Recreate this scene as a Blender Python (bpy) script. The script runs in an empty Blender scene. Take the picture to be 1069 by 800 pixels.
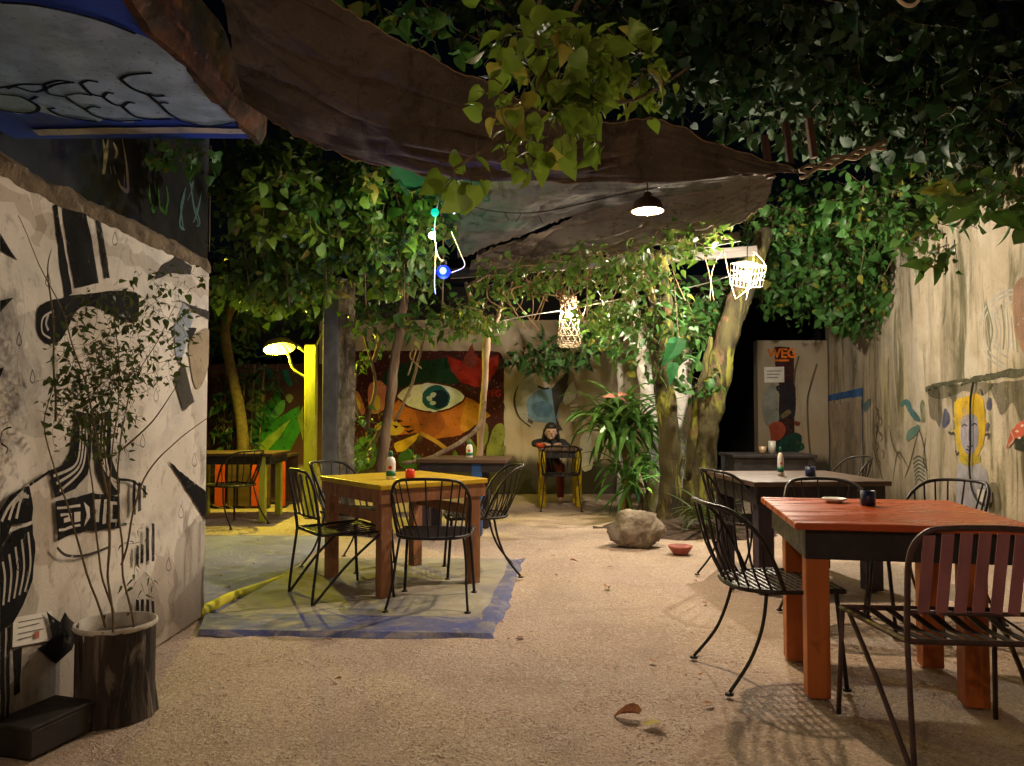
import bpy, math, random
import numpy as np
from mathutils import Vector, Matrix, noise as mnoise

random.seed(7)
rng = np.random.default_rng(7)
R = math.radians
S = bpy.context.scene
COL = S.collection

# ------------------------------------------------------------------ camera, sky, exposure
H, F = 1.22, 800.0                      # eye height, focal length in photo pixels (1069 wide)
PITCH = math.atan(30 / 800)
cd = bpy.data.cameras.new("camera"); cam = bpy.data.objects.new("camera", cd); COL.objects.link(cam)
cam.location = (0, 0, H); cam.rotation_euler = (R(90) + PITCH, 0, 0)
cd.sensor_width = 36; cd.lens = F / 1069 * 36; cd.clip_start = 0.05; cd.clip_end = 400
S.camera = cam

w = bpy.data.worlds.new("World"); S.world = w; w.use_nodes = True
nt = w.node_tree; bg = nt.nodes["Background"]
sky = nt.nodes.new("ShaderNodeTexSky"); sky.sky_type = 'NISHITA'; sky.sun_disc = False
sky.sun_elevation = R(35); sky.sun_rotation = R(200)
nt.links.new(sky.outputs[0], bg.inputs[0]); bg.inputs[1].default_value = 0.0003
sl = bpy.data.lights.new("moon", 'SUN'); sl.energy = 0.004; sl.angle = R(0.5); sl.color = (.75, .85, 1)
so = bpy.data.objects.new("moon", sl); COL.objects.link(so); so.rotation_euler = (R(55), 0, R(-20))
S.view_settings.view_transform = 'Standard'; S.view_settings.look = 'None'
S.view_settings.exposure = 0.15; S.view_settings.gamma = 1
S.cycles.max_bounces = 6; S.cycles.diffuse_bounces = 3; S.cycles.glossy_bounces = 2
S.cycles.transmission_bounces = 3; S.cycles.transparent_max_bounces = 10
S.cycles.caustics_reflective = False; S.cycles.caustics_refractive = False
S.cycles.sample_clamp_indirect = 2.5

# ------------------------------------------------------------------ geometry helpers
FWD = Vector((0, math.cos(PITCH), math.sin(PITCH))); UPV = Vector((0, -math.sin(PITCH), math.cos(PITCH)))
C0 = Vector((0, 0, H))
def ray(px, py):
    return FWD + Vector((1, 0, 0)) * ((px - 534.5) / F) - UPV * ((py - 400) / F)
def at(px, py, Y):
    d = ray(px, py); return C0 + d * (Y / d.y)
def on_z(px, py, z):
    d = ray(px, py); return C0 + d * ((z - H) / d.z)
def V3(*a): return Vector(a)

def catmull(pts, n=4, closed=False):
    pts = [Vector(p) for p in pts]; out = []; N = len(pts)
    for i in range(N if closed else N - 1):
        if closed: p0, p1, p2, p3 = pts[i - 1], pts[i], pts[(i + 1) % N], pts[(i + 2) % N]
        else: p0, p1, p2, p3 = pts[max(i - 1, 0)], pts[i], pts[i + 1], pts[min(i + 2, N - 1)]
        for k in range(n):
            t = k / n
            out.append(0.5 * ((2 * p1) + (p2 - p0) * t + (2 * p0 - 5 * p1 + 4 * p2 - p3) * t * t + (3 * p1 - p0 - 3 * p2 + p3) * t ** 3))
    if not closed: out.append(pts[-1])
    return out

ORG = {}
class MB:
    def __init__(s): s.v = []; s.f = []; s.mi = []
    def add(s, vs, fs, mi=0):
        b = len(s.v); s.v.extend([tuple(v) for v in vs]); s.f.extend([tuple(i + b for i in f) for f in fs]); s.mi.extend([mi] * len(fs)); return s
    def box(s, c, size, rz=0, mi=0, M=None):
        hx, hy, hz = [a / 2 for a in size]; c = Vector(c); Rm = M if M is not None else Matrix.Rotation(rz, 3, 'Z')
        vs = [c + Rm @ Vector((sx * hx, sy * hy, sz * hz)) for sz in (-1, 1) for sy in (-1, 1) for sx in (-1, 1)]
        return s.add(vs, [(0, 2, 3, 1), (4, 5, 7, 6), (0, 1, 5, 4), (2, 6, 7, 3), (0, 4, 6, 2), (1, 3, 7, 5)], mi)
    def bar(s, a, b, wx, wy, mi=0, up=(0, 0, 1)):
        a, b = Vector(a), Vector(b); z = (b - a).normalized(); u = Vector(up)
        if abs(z.dot(u)) > .95: u = Vector((0, 1, 0))
        x = u.cross(z).normalized(); y = z.cross(x)
        M = Matrix((x, y, z)).transposed()
        return s.box((a + b) / 2, (wx, wy, (b - a).length), M=M, mi=mi)
    def tube(s, pts, r, n=6, mi=0, cap=True):
        pts = [Vector(p) for p in pts]; N = len(pts)
        rs = list(r) if hasattr(r, '__len__') else [r] * N
        if len(rs) != N: rs = list(np.interp(np.linspace(0, 1, N), np.linspace(0, 1, len(rs)), rs))
        t0 = (pts[1] - pts[0]).normalized(); a = Vector((0, 0, 1)) if abs(t0.z) < .9 else Vector((1, 0, 0))
        x = t0.cross(a).normalized(); vs = []; fs = []
        for i, p in enumerate(pts):
            t = (pts[min(i + 1, N - 1)] - pts[max(i - 1, 0)])
            t = t.normalized() if t.length > 1e-9 else t0
            x = (x - t * x.dot(t)); x = x.normalized() if x.length > 1e-6 else t.orthogonal().normalized(); y = t.cross(x)
            for k in range(n):
                th = 2 * math.pi * k / n; vs.append(p + (x * math.cos(th) + y * math.sin(th)) * rs[i])
        for i in range(N - 1):
            for k in range(n):
                fs.append((i * n + k, i * n + (k + 1) % n, (i + 1) * n + (k + 1) % n, (i + 1) * n + k))
        if cap: fs.append(tuple(reversed(range(n)))); fs.append(tuple((N - 1) * n + k for k in range(n)))
        return s.add(vs, fs, mi)
    def lathe(s, prof, c, n=24, mi=0, M=None):
        c = Vector(c); vs = []; fs = []; N = len(prof)
        for (r, z) in prof:
            for k in range(n):
                th = 2 * math.pi * k / n; p = Vector((r * math.cos(th), r * math.sin(th), z))
                vs.append(c + (M @ p if M is not None else p))
        for i in range(N - 1):
            for k in range(n):
                fs.append((i * n + k, i * n + (k + 1) % n, (i + 1) * n + (k + 1) % n, (i + 1) * n + k))
        if prof[0][0] > 1e-5: fs.append(tuple(reversed(range(n))))
        if prof[-1][0] > 1e-5: fs.append(tuple((N - 1) * n + k for k in range(n)))
        return s.add(vs, fs, mi)
    def ell(s, c, r, n=12, m=8, mi=0, M=None):
        prof = [(max(1e-6, math.sin(math.pi * i / m)), -math.cos(math.pi * i / m)) for i in range(m + 1)]
        b = len(s.v); c = Vector(c); s.lathe(prof, (0, 0, 0), n, mi)
        for i in range(b, len(s.v)):
            p = Vector((s.v[i][0] * r[0], s.v[i][1] * r[1], s.v[i][2] * r[2]))
            s.v[i] = tuple(c + (M @ p if M is not None else p))
        return s
    def patch(s, rows, mi=0):
        n = len(rows[0]); vs = [p for r in rows for p in r]
        return s.add(vs, [(i * n + j, i * n + j + 1, (i + 1) * n + j + 1, (i + 1) * n + j) for i in range(len(rows) - 1) for j in range(n - 1)], mi)
    def prism(s, poly, d, mi=0):
        poly = [Vector(p) for p in poly]; d = Vector(d); n = len(poly)
        return s.add(poly + [p + d for p in poly], [tuple(reversed(range(n))), tuple(range(n, 2 * n))] + [(i, (i + 1) % n, n + (i + 1) % n, n + i) for i in range(n)], mi)
    def build(s, name, mats, parent=None, smooth=False, bevel=0, origin=None):
        if not isinstance(mats, (list, tuple)): mats = [mats]
        V = np.array(s.v, dtype=float)
        if parent is not None: org = ORG[parent.name]
        elif origin is not None: org = Vector(origin)
        else:
            lo, hi = V.min(0), V.max(0); org = Vector(((lo[0] + hi[0]) / 2, (lo[1] + hi[1]) / 2, lo[2]))
        V = V - np.array(org)
        me = bpy.data.meshes.new(name); me.from_pydata(V.tolist(), [], s.f); me.update()
        for m in mats: me.materials.append(m)
        if len(mats) > 1: me.polygons.foreach_set('material_index', s.mi)
        if smooth: me.polygons.foreach_set('use_smooth', [True] * len(me.polygons))
        o = bpy.data.objects.new(name, me); COL.objects.link(o)
        if parent is not None: o.parent = parent
        else: o.location = org
        ORG[o.name] = org
        if bevel:
            b = o.modifiers.new('edge', 'BEVEL'); b.width = bevel; b.segments = 2; b.limit_method = 'ANGLE'
        return o

def tag(o, label=None, cat=None, group=None, kind=None):
    if label: o['label'] = label
    if cat: o['category'] = cat
    if group: o['group'] = group
    if kind: o['kind'] = kind
    return o
def thing(name, label, cat, loc=(0, 0, 0), group=None):
    o = bpy.data.objects.new(name, None); COL.objects.link(o); o.location = loc; o.empty_display_size = .1
    ORG[o.name] = Vector(loc); return tag(o, label, cat, group)
def copy_tree(o, parent=None):
    c = o.copy(); COL.objects.link(c); ORG[c.name] = ORG.get(o.name, Vector())
    if parent is not None: c.parent = parent
    for ch in list(o.children): copy_tree(ch, c)
    return c

# ------------------------------------------------------------------ materials
class NT:
    def __init__(s, m): s.t = m.node_tree; s.n = s.t.nodes; s.l = s.t.links
    def new(s, k, **kw):
        x = s.n.new(k)
        for a, b in kw.items(): setattr(x, a, b)
        return x
    def put(s, sock, v):
        if isinstance(v, bpy.types.NodeSocket): s.l.new(v, sock)
        elif hasattr(v, '__len__') and len(v) == 3 and sock.type == 'RGBA': sock.default_value = (*v, 1)
        else: sock.default_value = v
    def mix(s, f, a, b):
        x = s.new('ShaderNodeMix', data_type='RGBA')
        s.put(x.inputs[0], f); s.put(x.inputs[6], a); s.put(x.inputs[7], b); return x.outputs[2]
    def noise(s, vec, scale, detail=4, rough=.55, dist=0):
        x = s.new('ShaderNodeTexNoise'); s.put(x.inputs['Vector'], vec); x.inputs['Scale'].default_value = scale
        x.inputs['Detail'].default_value = detail; x.inputs['Roughness'].default_value = rough; x.inputs['Distortion'].default_value = dist
        return x.outputs[0]
    def ramp(s, f, lo, hi, a=0., b=1.):
        x = s.new('ShaderNodeMapRange', interpolation_type='SMOOTHSTEP'); s.put(x.inputs[0], f)
        for i, v in zip((1, 2, 3, 4), (lo, hi, a, b)): x.inputs[i].default_value = v
        return x.outputs[0]
    def math(s, op, a, b):
        x = s.new('ShaderNodeMath', operation=op); s.put(x.inputs[0], a); s.put(x.inputs[1], b); return x.outputs[0]
    def scale(s, vec, sc, loc=(0, 0, 0)):
        x = s.new('ShaderNodeMapping'); s.put(x.inputs[0], vec); x.inputs['Scale'].default_value = sc; x.inputs['Location'].default_value = loc; return x.outputs[0]

def mat(name, base, var=None, scale=6, rough=.75, bump=.15, bscale=60, metal=0, stains=(), zbands=(), grain=None, spec=.4, bdist=.01, lo=.35, hi=.68):
    m = bpy.data.materials.new(name); m.use_nodes = True; k = NT(m); b = k.n['Principled BSDF']
    co = k.new('ShaderNodeTexCoord').outputs['Object']
    vec = k.scale(co, grain) if grain else co
    c = base
    if var: c = k.mix(k.ramp(k.noise(vec, scale, 6), lo, hi), base, var)
    for i, (sc_col, sv, lo_, hi_, amt) in enumerate(stains):
        c = k.mix(k.ramp(k.noise(k.scale(co, sv, (i * 7.3, i * 3.1, 0)), 1, 7, .62, .9), lo_, hi_, 0, amt), c, sc_col)
    for (zc, z0, z1, na, amt) in zbands:
        z = k.new('ShaderNodeSeparateXYZ'); k.put(z.inputs[0], co)
        zz = k.math('ADD', z.outputs[2], k.math('MULTIPLY', k.math('SUBTRACT', k.noise(k.scale(co, (2.2, 2.2, .9)), 1, 7, .65), .5), na))
        c = k.mix(k.ramp(zz, z0, z1, amt, 0), c, zc)
    k.put(b.inputs['Base Color'], c)
    k.put(b.inputs['Roughness'], k.ramp(k.noise(vec, scale * 2.3, 4), .3, .7, max(.02, rough - .1), min(1, rough + .1)))
    b.inputs['Metallic'].default_value = metal; b.inputs['Specular IOR Level'].default_value = spec
    if bump:
        bn = k.new('ShaderNodeBump'); bn.inputs['Strength'].default_value = bump; bn.inputs['Distance'].default_value = bdist
        k.put(bn.inputs['Height'], k.noise(vec, bscale, 6, .65)); k.l.new(bn.outputs[0], b.inputs['Normal'])
    return m

def leaf_mat(name, a, bcol, trans=.3, rough=.42, c3=None, glow=.3):
    m = bpy.data.materials.new(name); m.use_nodes = True; k = NT(m); b = k.n['Principled BSDF']; out = k.n['Material Output']
    g = k.new('ShaderNodeNewGeometry'); co = k.new('ShaderNodeTexCoord').outputs['Object']
    c = k.mix(g.outputs['Random Per Island'], a, bcol)
    c = k.mix(k.ramp(k.noise(co, 1.7, 3), .4, .65, 0, .5), c, bcol)
    if c3:
        c = k.mix(k.ramp(k.math('FRACT', k.math('MULTIPLY', g.outputs['Random Per Island'], 37.3), 0), .93, .96), c, c3)
    k.put(b.inputs['Base Color'], c); b.inputs['Roughness'].default_value = rough; b.inputs['Specular IOR Level'].default_value = .35
    bn = k.new('ShaderNodeBump'); bn.inputs['Strength'].default_value = .25; bn.inputs['Distance'].default_value = .01
    k.put(bn.inputs['Height'], k.noise(co, 45, 3)); k.l.new(bn.outputs[0], b.inputs['Normal'])
    tr = k.new('ShaderNodeBsdfTranslucent'); k.put(tr.inputs[0], k.mix(glow, c, (.25, .32, .03)))
    ms = k.new('ShaderNodeMixShader'); ms.inputs[0].default_value = trans
    k.l.new(b.outputs[0], ms.inputs[1]); k.l.new(tr.outputs[0], ms.inputs[2]); k.l.new(ms.outputs[0], out.inputs[0])
    return m

def emit(name, col, strength):
    m = bpy.data.materials.new(name); m.use_nodes = True; k = NT(m); b = k.n['Principled BSDF']
    b.inputs['Base Color'].default_value = (.01, .01, .01, 1); b.inputs['Specular IOR Level'].default_value = 0
    b.inputs['Emission Color'].default_value = (*col, 1); b.inputs['Emission Strength'].default_value = strength
    return m

_P = {}
def paint(col, rough=.92, wear=.35):
    key = (tuple(round(c, 3) for c in col), rough, wear)
    if key not in _P:
        dk = tuple(c * .62 + .003 for c in col)
        m = mat('mural_paint', col, dk, 3.5, rough, .15, 70, spec=.06, stains=[(tuple(c * .72 + .01 for c in col), (9, 9, 6), .52, .68, .6)])
        k = NT(m); b = k.n['Principled BSDF']; out = k.n['Material Output']
        co = k.new('ShaderNodeTexCoord').outputs['Object']
        a = k.ramp(k.noise(k.scale(co, (2.1, 2.1, 1.5), (3, 1, 8)), 1, 8, .68), .5, .72, 0, min(1, wear * 1.5))
        c2 = k.ramp(k.noise(k.scale(co, (26, 26, 20), (1, 4, 2)), 1, 5, .7), .58, .66, 0, min(1, wear * 1.6))
        f = k.math('MAXIMUM', k.math('MAXIMUM', a, c2), max(0, wear - .35))
        tr = k.new('ShaderNodeBsdfTransparent'); ms = k.new('ShaderNodeMixShader')
        k.put(ms.inputs[0], f); k.l.new(b.outputs[0], ms.inputs[1]); k.l.new(tr.outputs[0], ms.inputs[2]); k.l.new(ms.outputs[0], out.inputs[0])
        _P[key] = m
    return _P[key]

M = {}
M['gravel'] = mat('gravel_ground', (.54, .41, .31), (.43, .32, .24), 1.3, .9, .6, 55, stains=[((.62, .55, .46), (45, 45, 45), .5, .6, .75), ((.22, .165, .125), (85, 85, 85), .51, .6, .62), ((.2, .15, .11), (34, 34, 34), .58, .66, .4), ((.36, .28, .215), (.9, .6, 1), .5, .66, .55), ((.25, .19, .14), (.5, 1.1, 1), .56, .7, .4)], bdist=.02)
M['stone'] = mat('gravel_stone', (.62, .5, .4), (.44, .34, .265), 14, .85, .2, 80)
M['pad'] = mat('worn_concrete', (.36, .335, .29), (.25, .235, .21), 3, .85, .35, 40, stains=[((.17, .165, .16), (2, 2, 2), .5, .7, .55), ((.46, .42, .36), (5, 4, 5), .55, .7, .6)])
M['bluepaint'] = mat('worn_blue_floor_paint', (.07, .09, .27), (.13, .135, .22), 4, .75, .3, 50, stains=[((.30, .27, .24), (3, 5, 3), .48, .62, .8), ((.12, .13, .2), (9, 9, 9), .48, .6, .5), ((.36, .31, .26), (30, 30, 30), .6, .66, .7)])
M['yellowpaint'] = mat('worn_yellow_kerb_paint', (.8, .75, .04), (.6, .56, .08), 6, .7, .3, 50, stains=[((.3, .28, .2), (6, 6, 6), .58, .7, .7)])
M['whitewall'] = mat('dirty_white_plaster', (.72, .67, .59), (.60, .54, .46), 1.6, .92, .4, 45, spec=.1,
    stains=[((.33, .27, .2), (1.2, 1.2, .7), .52, .7, .6), ((.38, .25, .12), (1, 1.5, 1.6), .66, .78, .7), ((.12, .105, .09), (3.4, 2.6, 1.9), .57, .68, .6), ((.3, .26, .21), (14, 14, 11), .55, .66, .5), ((.3, .3, .3), (.9, .8, 1.1), .5, .66, .5), ((.42, .2, .11), (1, 2.2, 2.2), .66, .74, .4), ((.7, .66, .58), (3, 3, 3), .55, .75, .5)],
    zbands=[((.22, .185, .145), .0, .5, .7, .75)])
M['coping'] = mat('crumbling_mortar', (.20, .145, .088), (.1, .07, .04), 9, .95, .9, 30, bdist=.03, stains=[((.45, .38, .28), (12, 12, 12), .55, .7, .6)])
M['darkwall'] = mat('dark_blue_black_plaster', (.03, .036, .06), (.05, .055, .075), 3, .8, .3, 40, stains=[((.06, .06, .06), (3, 3, 1.5), .6, .75, .6)])
M['slabblue'] = mat('deep_blue_painted_concrete', (.025, .085, .62), (.02, .05, .36), 3, .75, .25, 40)
M['rust'] = mat('rusty_mossy_concrete_edge', (.13, .05, .022), (.035, .022, .014), 5, .95, .9, 18, bdist=.03, stains=[((.30, .10, .03), (4, 4, 7), .55, .7, .8), ((.22, .17, .13), (8, 8, 8), .62, .7, .5)])
M['backwall'] = mat('stained_beige_plaster', (.36, .3, .22), (.28, .225, .155), 1.1, .92, .3, 35, spec=.1,
    stains=[((.17, .12, .075), (1.6, 1.6, .4), .48, .7, .8), ((.42, .37, .3), (.8, .8, .8), .5, .7, .5), ((.40, .24, .13), (.7, .7, 1.1), .58, .75, .5)],
    zbands=[((.03, .026, .018), .42, .62, .45, .93)])
M['rightwall'] = mat('streaked_mouldy_plaster', (.43, .365, .27), (.33, .27, .185), 1.5, .92, .6, 22, bdist=.025, spec=.1,
    stains=[((.09, .075, .04), (1.7, 1.7, .3), .48, .66, .8), ((.07, .06, .03), (5, 5, .5), .55, .68, .7), ((.45, .4, .33), (5, 5, .3), .52, .7, .5), ((.42, .25, .15), (2.5, 2.5, .5), .56, .7, .45), ((.3, .25, .17), (2.2, 2.2, 2.6), .48, .66, .6), ((.45, .4, .33), (1.3, 1.3, 1.1), .52, .66, .5), ((.2, .16, .1), (16, 16, 14), .58, .66, .45), ((.055, .055, .022), (4, 4, .7), .52, .66, .75)],
    zbands=[((.1, .085, .05), .1, .5, .6, .7)])
M['moss'] = mat('black_moss', (.03, .03, .014), (.07, .065, .03), 20, .95, .8, 40)
M['greyconc'] = mat('grey_concrete', (.36, .38, .46), (.22, .23, .28), 4, .85, .4, 40, stains=[((.32, .33, .36), (4, 4, 1.5), .58, .72, .6)])  # blue tint in the grey stands for the blue bulb's light
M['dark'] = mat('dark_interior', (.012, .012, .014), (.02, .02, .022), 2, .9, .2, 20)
M['bark'] = mat('brown_bark', (.17, .115, .07), (.085, .055, .03), 7, .95, .8, 26, grain=(1, 1, .25), bdist=.03, stains=[((.26, .22, .16), (6, 6, 2), .55, .7, .6)])
M['palebark'] = mat('pale_smooth_bark', (.36, .27, .19), (.24, .16, .10), 8, .85, .5, 30, grain=(1, 1, .3))
M['mossbark'] = mat('mossy_yellow_green_bark', (.06, .05, .015), (.022, .017, .009), 5, .95, 1.0, 24, grain=(1, 1, .3), bdist=.03, stains=[((.22, .22, .025), (5, 5, 1.6), .5, .62, .85), ((.14, .075, .035), (6, 6, 2.5), .55, .66, .8)])
M['whitebark'] = mat('whitewashed_bark', (.6, .57, .53), (.38, .35, .32), 8, .9, .9, 22, bdist=.03, stains=[((.16, .14, .12), (8, 8, 7), .6, .7, .8)])
M['stem'] = mat('twig', (.16, .11, .055), (.09, .07, .03), 20, .9, .2, 60)
M['drystem'] = mat('dry_creeper_stems', (.40, .25, .13), (.25, .15, .07), 20, .9, .2, 60)
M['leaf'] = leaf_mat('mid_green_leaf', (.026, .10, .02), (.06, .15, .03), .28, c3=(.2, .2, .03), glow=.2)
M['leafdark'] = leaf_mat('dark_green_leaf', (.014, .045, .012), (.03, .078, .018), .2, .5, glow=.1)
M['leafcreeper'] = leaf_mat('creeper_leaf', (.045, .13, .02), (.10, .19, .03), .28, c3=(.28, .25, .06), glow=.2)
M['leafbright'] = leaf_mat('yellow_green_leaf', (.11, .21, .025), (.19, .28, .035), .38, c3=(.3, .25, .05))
M['leafcanopy'] = leaf_mat('shade_darkened_canopy_leaf', (.010, .03, .009), (.022, .052, .013), .15, .6, glow=0)  # leaf green darkened to stand for the shade above the cloths
M['leafshrub'] = leaf_mat('small_olive_leaf', (.03, .055, .014), (.055, .085, .02), .2)
M['strap'] = leaf_mat('glossy_strap_leaf', (.04, .14, .03), (.10, .21, .05), .25, .26)
M['black'] = mat('black_painted_iron', (.014, .013, .013), (.03, .024, .02), 30, .45, .1, 120, metal=.3)
M['mauveiron'] = mat('mauve_brown_painted_iron', (.085, .045, .045), (.05, .03, .028), 20, .5, .1, 120, metal=.2)
M['mauve'] = mat('mauve_painted_slat', (.32, .13, .15), (.22, .09, .105), 12, .55, .12, 60, grain=(1, 1, .2))
M['orange'] = mat('orange_red_painted_wood', (.50, .095, .02), (.43, .075, .017), 3, .3, .05, 30, grain=(.4, 2, 2), stains=[((.2, .05, .02), (14, 14, 14), .6, .68, .6), ((.3, .06, .02), (1.5, 1.5, 1.5), .52, .66, .6)])
M['orangeleg'] = mat('orange_painted_leg', (.46, .125, .025), (.33, .08, .018), 5, .5, .15, 50, grain=(3, 3, .3), stains=[((.2, .06, .02), (8, 8, 5), .62, .72, .6)])
M['blackwood'] = mat('black_painted_wood', (.014, .012, .014), (.028, .024, .022), 10, .5, .1, 60)
M['yellowtop'] = mat('yellow_painted_wood', (.62, .41, .02), (.5, .33, .02), 5, .4, .12, 60, grain=(.3, 3, 3), stains=[((.35, .2, .05), (12, 12, 12), .58, .66, .7), ((.45, .28, .02), (2, 2, 2), .5, .64, .6)])
M['terrawood'] = mat('salmon_brown_wood', (.34, .155, .075), (.24, .1, .05), 7, .6, .15, 50, grain=(3, 3, .4), stains=[((.14, .065, .035), (9, 9, 5), .55, .65, .7), ((.45, .3, .2), (20, 20, 7), .58, .66, .6)])
M['brownwood'] = mat('dark_brown_wood', (.105, .062, .036), (.06, .036, .023), 5, .45, .15, 50, grain=(.3, 3, 3))
M['purplewood'] = mat('dark_purple_wood', (.045, .03, .05), (.025, .018, .026), 6, .6, .15, 50)
M['redorange'] = mat('bright_orange_red_board', (.52, .075, .015), (.4, .05, .012), 5, .6, .15, 40)
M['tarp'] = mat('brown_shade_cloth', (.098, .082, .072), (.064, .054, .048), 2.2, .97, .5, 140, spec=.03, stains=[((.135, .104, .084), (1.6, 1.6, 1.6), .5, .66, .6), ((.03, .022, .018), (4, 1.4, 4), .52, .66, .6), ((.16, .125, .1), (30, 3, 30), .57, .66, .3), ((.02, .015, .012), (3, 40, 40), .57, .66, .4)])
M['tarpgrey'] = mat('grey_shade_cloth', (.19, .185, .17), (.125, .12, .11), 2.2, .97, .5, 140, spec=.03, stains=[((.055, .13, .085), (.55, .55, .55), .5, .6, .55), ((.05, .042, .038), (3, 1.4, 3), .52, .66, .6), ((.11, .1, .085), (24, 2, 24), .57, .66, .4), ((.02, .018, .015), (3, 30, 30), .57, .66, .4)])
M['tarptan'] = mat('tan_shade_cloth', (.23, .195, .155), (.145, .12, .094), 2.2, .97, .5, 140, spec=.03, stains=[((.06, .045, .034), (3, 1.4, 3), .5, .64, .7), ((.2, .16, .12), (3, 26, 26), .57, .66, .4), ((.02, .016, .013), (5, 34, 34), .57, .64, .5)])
M['tarpgreen'] = mat('green_shade_net', (.03, .12, .08), (.04, .09, .065), 2.2, .97, .3, 160, spec=.03)
M['timber'] = mat('grey_weathered_timber', (.13, .115, .1), (.075, .065, .055), 8, .9, .4, 40, grain=(.2, 3, 3))
M['brownplank'] = mat('rough_brown_plank', (.1, .043, .024), (.05, .022, .013), 8, .9, .4, 40, grain=(3, 3, .3))
M['rope'] = mat('tan_rope', (.30, .21, .12), (.18, .12, .07), 30, .95, .5, 60)
M['cablewhite'] = mat('pale_cable', (.5, .45, .38), (.4, .35, .3), 20, .6, .05, 60)
M['cableblack'] = mat('black_cable', (.012, .012, .012), (.02, .02, .02), 20, .5, .05, 60)
M['wicker'] = mat('pale_wicker', (.62, .52, .36), (.48, .38, .24), 30, .8, .2, 60)
M['wickerdark'] = mat('brown_wicker', (.12, .09, .055), (.08, .06, .035), 30, .8, .1, 60)
M['shade'] = mat('brown_enamel_shade', (.1, .05, .025), (.06, .03, .02), 12, .45, .1, 60, metal=.4)
M['shadein'] = mat('brass_enamel', (.3, .2, .1), (.22, .14, .07), 12, .5, .1, 60)
M['yellowgreen'] = mat('yellow_green_painted_post', (.46, .47, .035), (.28, .3, .03), 4, .75, .35, 40, grain=(2, 2, .5), stains=[((.12, .11, .03), (7, 7, 2), .54, .66, .7), ((.5, .5, .2), (14, 14, 4), .56, .66, .5)])
M['potwood'] = mat('charred_tree_stump', (.085, .06, .046), (.025, .02, .017), 6, .95, .8, 20, grain=(1, 1, .22), bdist=.03, stains=[((.2, .165, .135), (9, 9, 2.2), .54, .64, .75), ((.012, .01, .009), (11, 11, 1.6), .52, .6, .9)])
M['potrim'] = mat('dull_white_plaster_rim', (.55, .51, .45), (.36, .33, .28), 14, .8, .25, 50)
M['soil'] = mat('potting_soil', (.075, .048, .034), (.035, .023, .016), 22, .95, .8, 40)
M['blackbox'] = mat('black_worn_wood', (.012, .01, .009), (.028, .023, .019), 8, .7, .25, 40, stains=[((.1, .085, .07), (16, 4, 16), .64, .72, .6)])
M['rock'] = mat('pale_limestone', (.29, .245, .185), (.18, .15, .105), 5, .95, .9, 14, bdist=.04, stains=[((.11, .085, .05), (7, 7, 7), .56, .7, .75), ((.52, .44, .33), (5, 5, 5), .56, .7, .6)])
M['bowl'] = mat('salmon_red_bowl', (.34, .085, .06), (.25, .06, .04), 8, .5, .1, 50)
M['skin'] = mat('skin', (.47, .3, .21), (.41, .25, .17), 20, .5, .05, 100)
M['hair'] = mat('black_hair', (.008, .007, .007), (.018, .013, .011), 30, .4, .4, 90, grain=(3, 3, .4))
M['shirt'] = mat('black_shirt', (.012, .012, .015), (.022, .021, .024), 20, .85, .2, 80)
M['jeans'] = mat('dark_red_trousers', (.16, .022, .014), (.1, .016, .011), 20, .85, .2, 80)
M['white'] = mat('white_plastic', (.75, .74, .68), (.68, .66, .6), 20, .4, 0)
M['greencap'] = mat('green_plastic', (.015, .17, .085), (.012, .13, .065), 20, .4, 0)
M['redplastic'] = mat('red_plastic', (.62, .035, .02), (.5, .025, .015), 20, .4, 0)
M['navy'] = mat('navy_ceramic', (.012, .022, .075), (.01, .016, .05), 20, .35, 0)
M['blueleg'] = mat('blue_painted_wood', (.025, .09, .26), (.02, .07, .19), 8, .6, .15, 50)
M['paper'] = mat('white_paper', (.72, .69, .62), (.62, .58, .5), 12, .85, .05, 60)
M['ink'] = mat('grey_ink', (.12, .11, .1), (.2, .18, .16), 60, .9, 0)
M['greyplastic'] = mat('grey_plastic_box', (.4, .38, .35), (.3, .28, .26), 10, .6, 0)
M['brownleaf'] = mat('dry_brown_leaf', (.34, .13, .04), (.22, .08, .028), 30, .8, .2, 60)
M['yellowleaf'] = mat('yellow_fallen_leaf', (.42, .36, .05), (.3, .22, .04), 30, .8, .2, 60)
M['housedark'] = mat('dark_neighbour_wall', (.06, .055, .05), (.04, .036, .033), 2, .9, .2, 30)
M['windowlit'] = emit('cool_window_light', (.55, .75, 1), 1.1)
M['bulbwarm'] = emit('warm_bulb', (1, .74, .48), 2050)
M['bulbcage'] = emit('bright_white_bulb', (1, .88, .7), 5000)
M['bulbwoven'] = emit('woven_lamp_bulb', (1, .8, .54), 2700)
M['bulbyellow'] = emit('yellow_bulb', (1, .84, .07), 4300)
M['bulbgreen'] = emit('green_fairy_bulb', (.0, .33, .21), 2.2)
M['bulbamber'] = emit('amber_fairy_bulb', (1, .8, .38), 14)
M['bulbblue'] = emit('blue_fairy_bulb', (.006, .035, 1), 2.2)
M['bulbbluecore'] = emit('blue_white_bulb_core', (.2, .5, 1), 5)
M['bulbtiny'] = emit('tiny_pale_bulb', (.6, .7, 1), 12)

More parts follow.
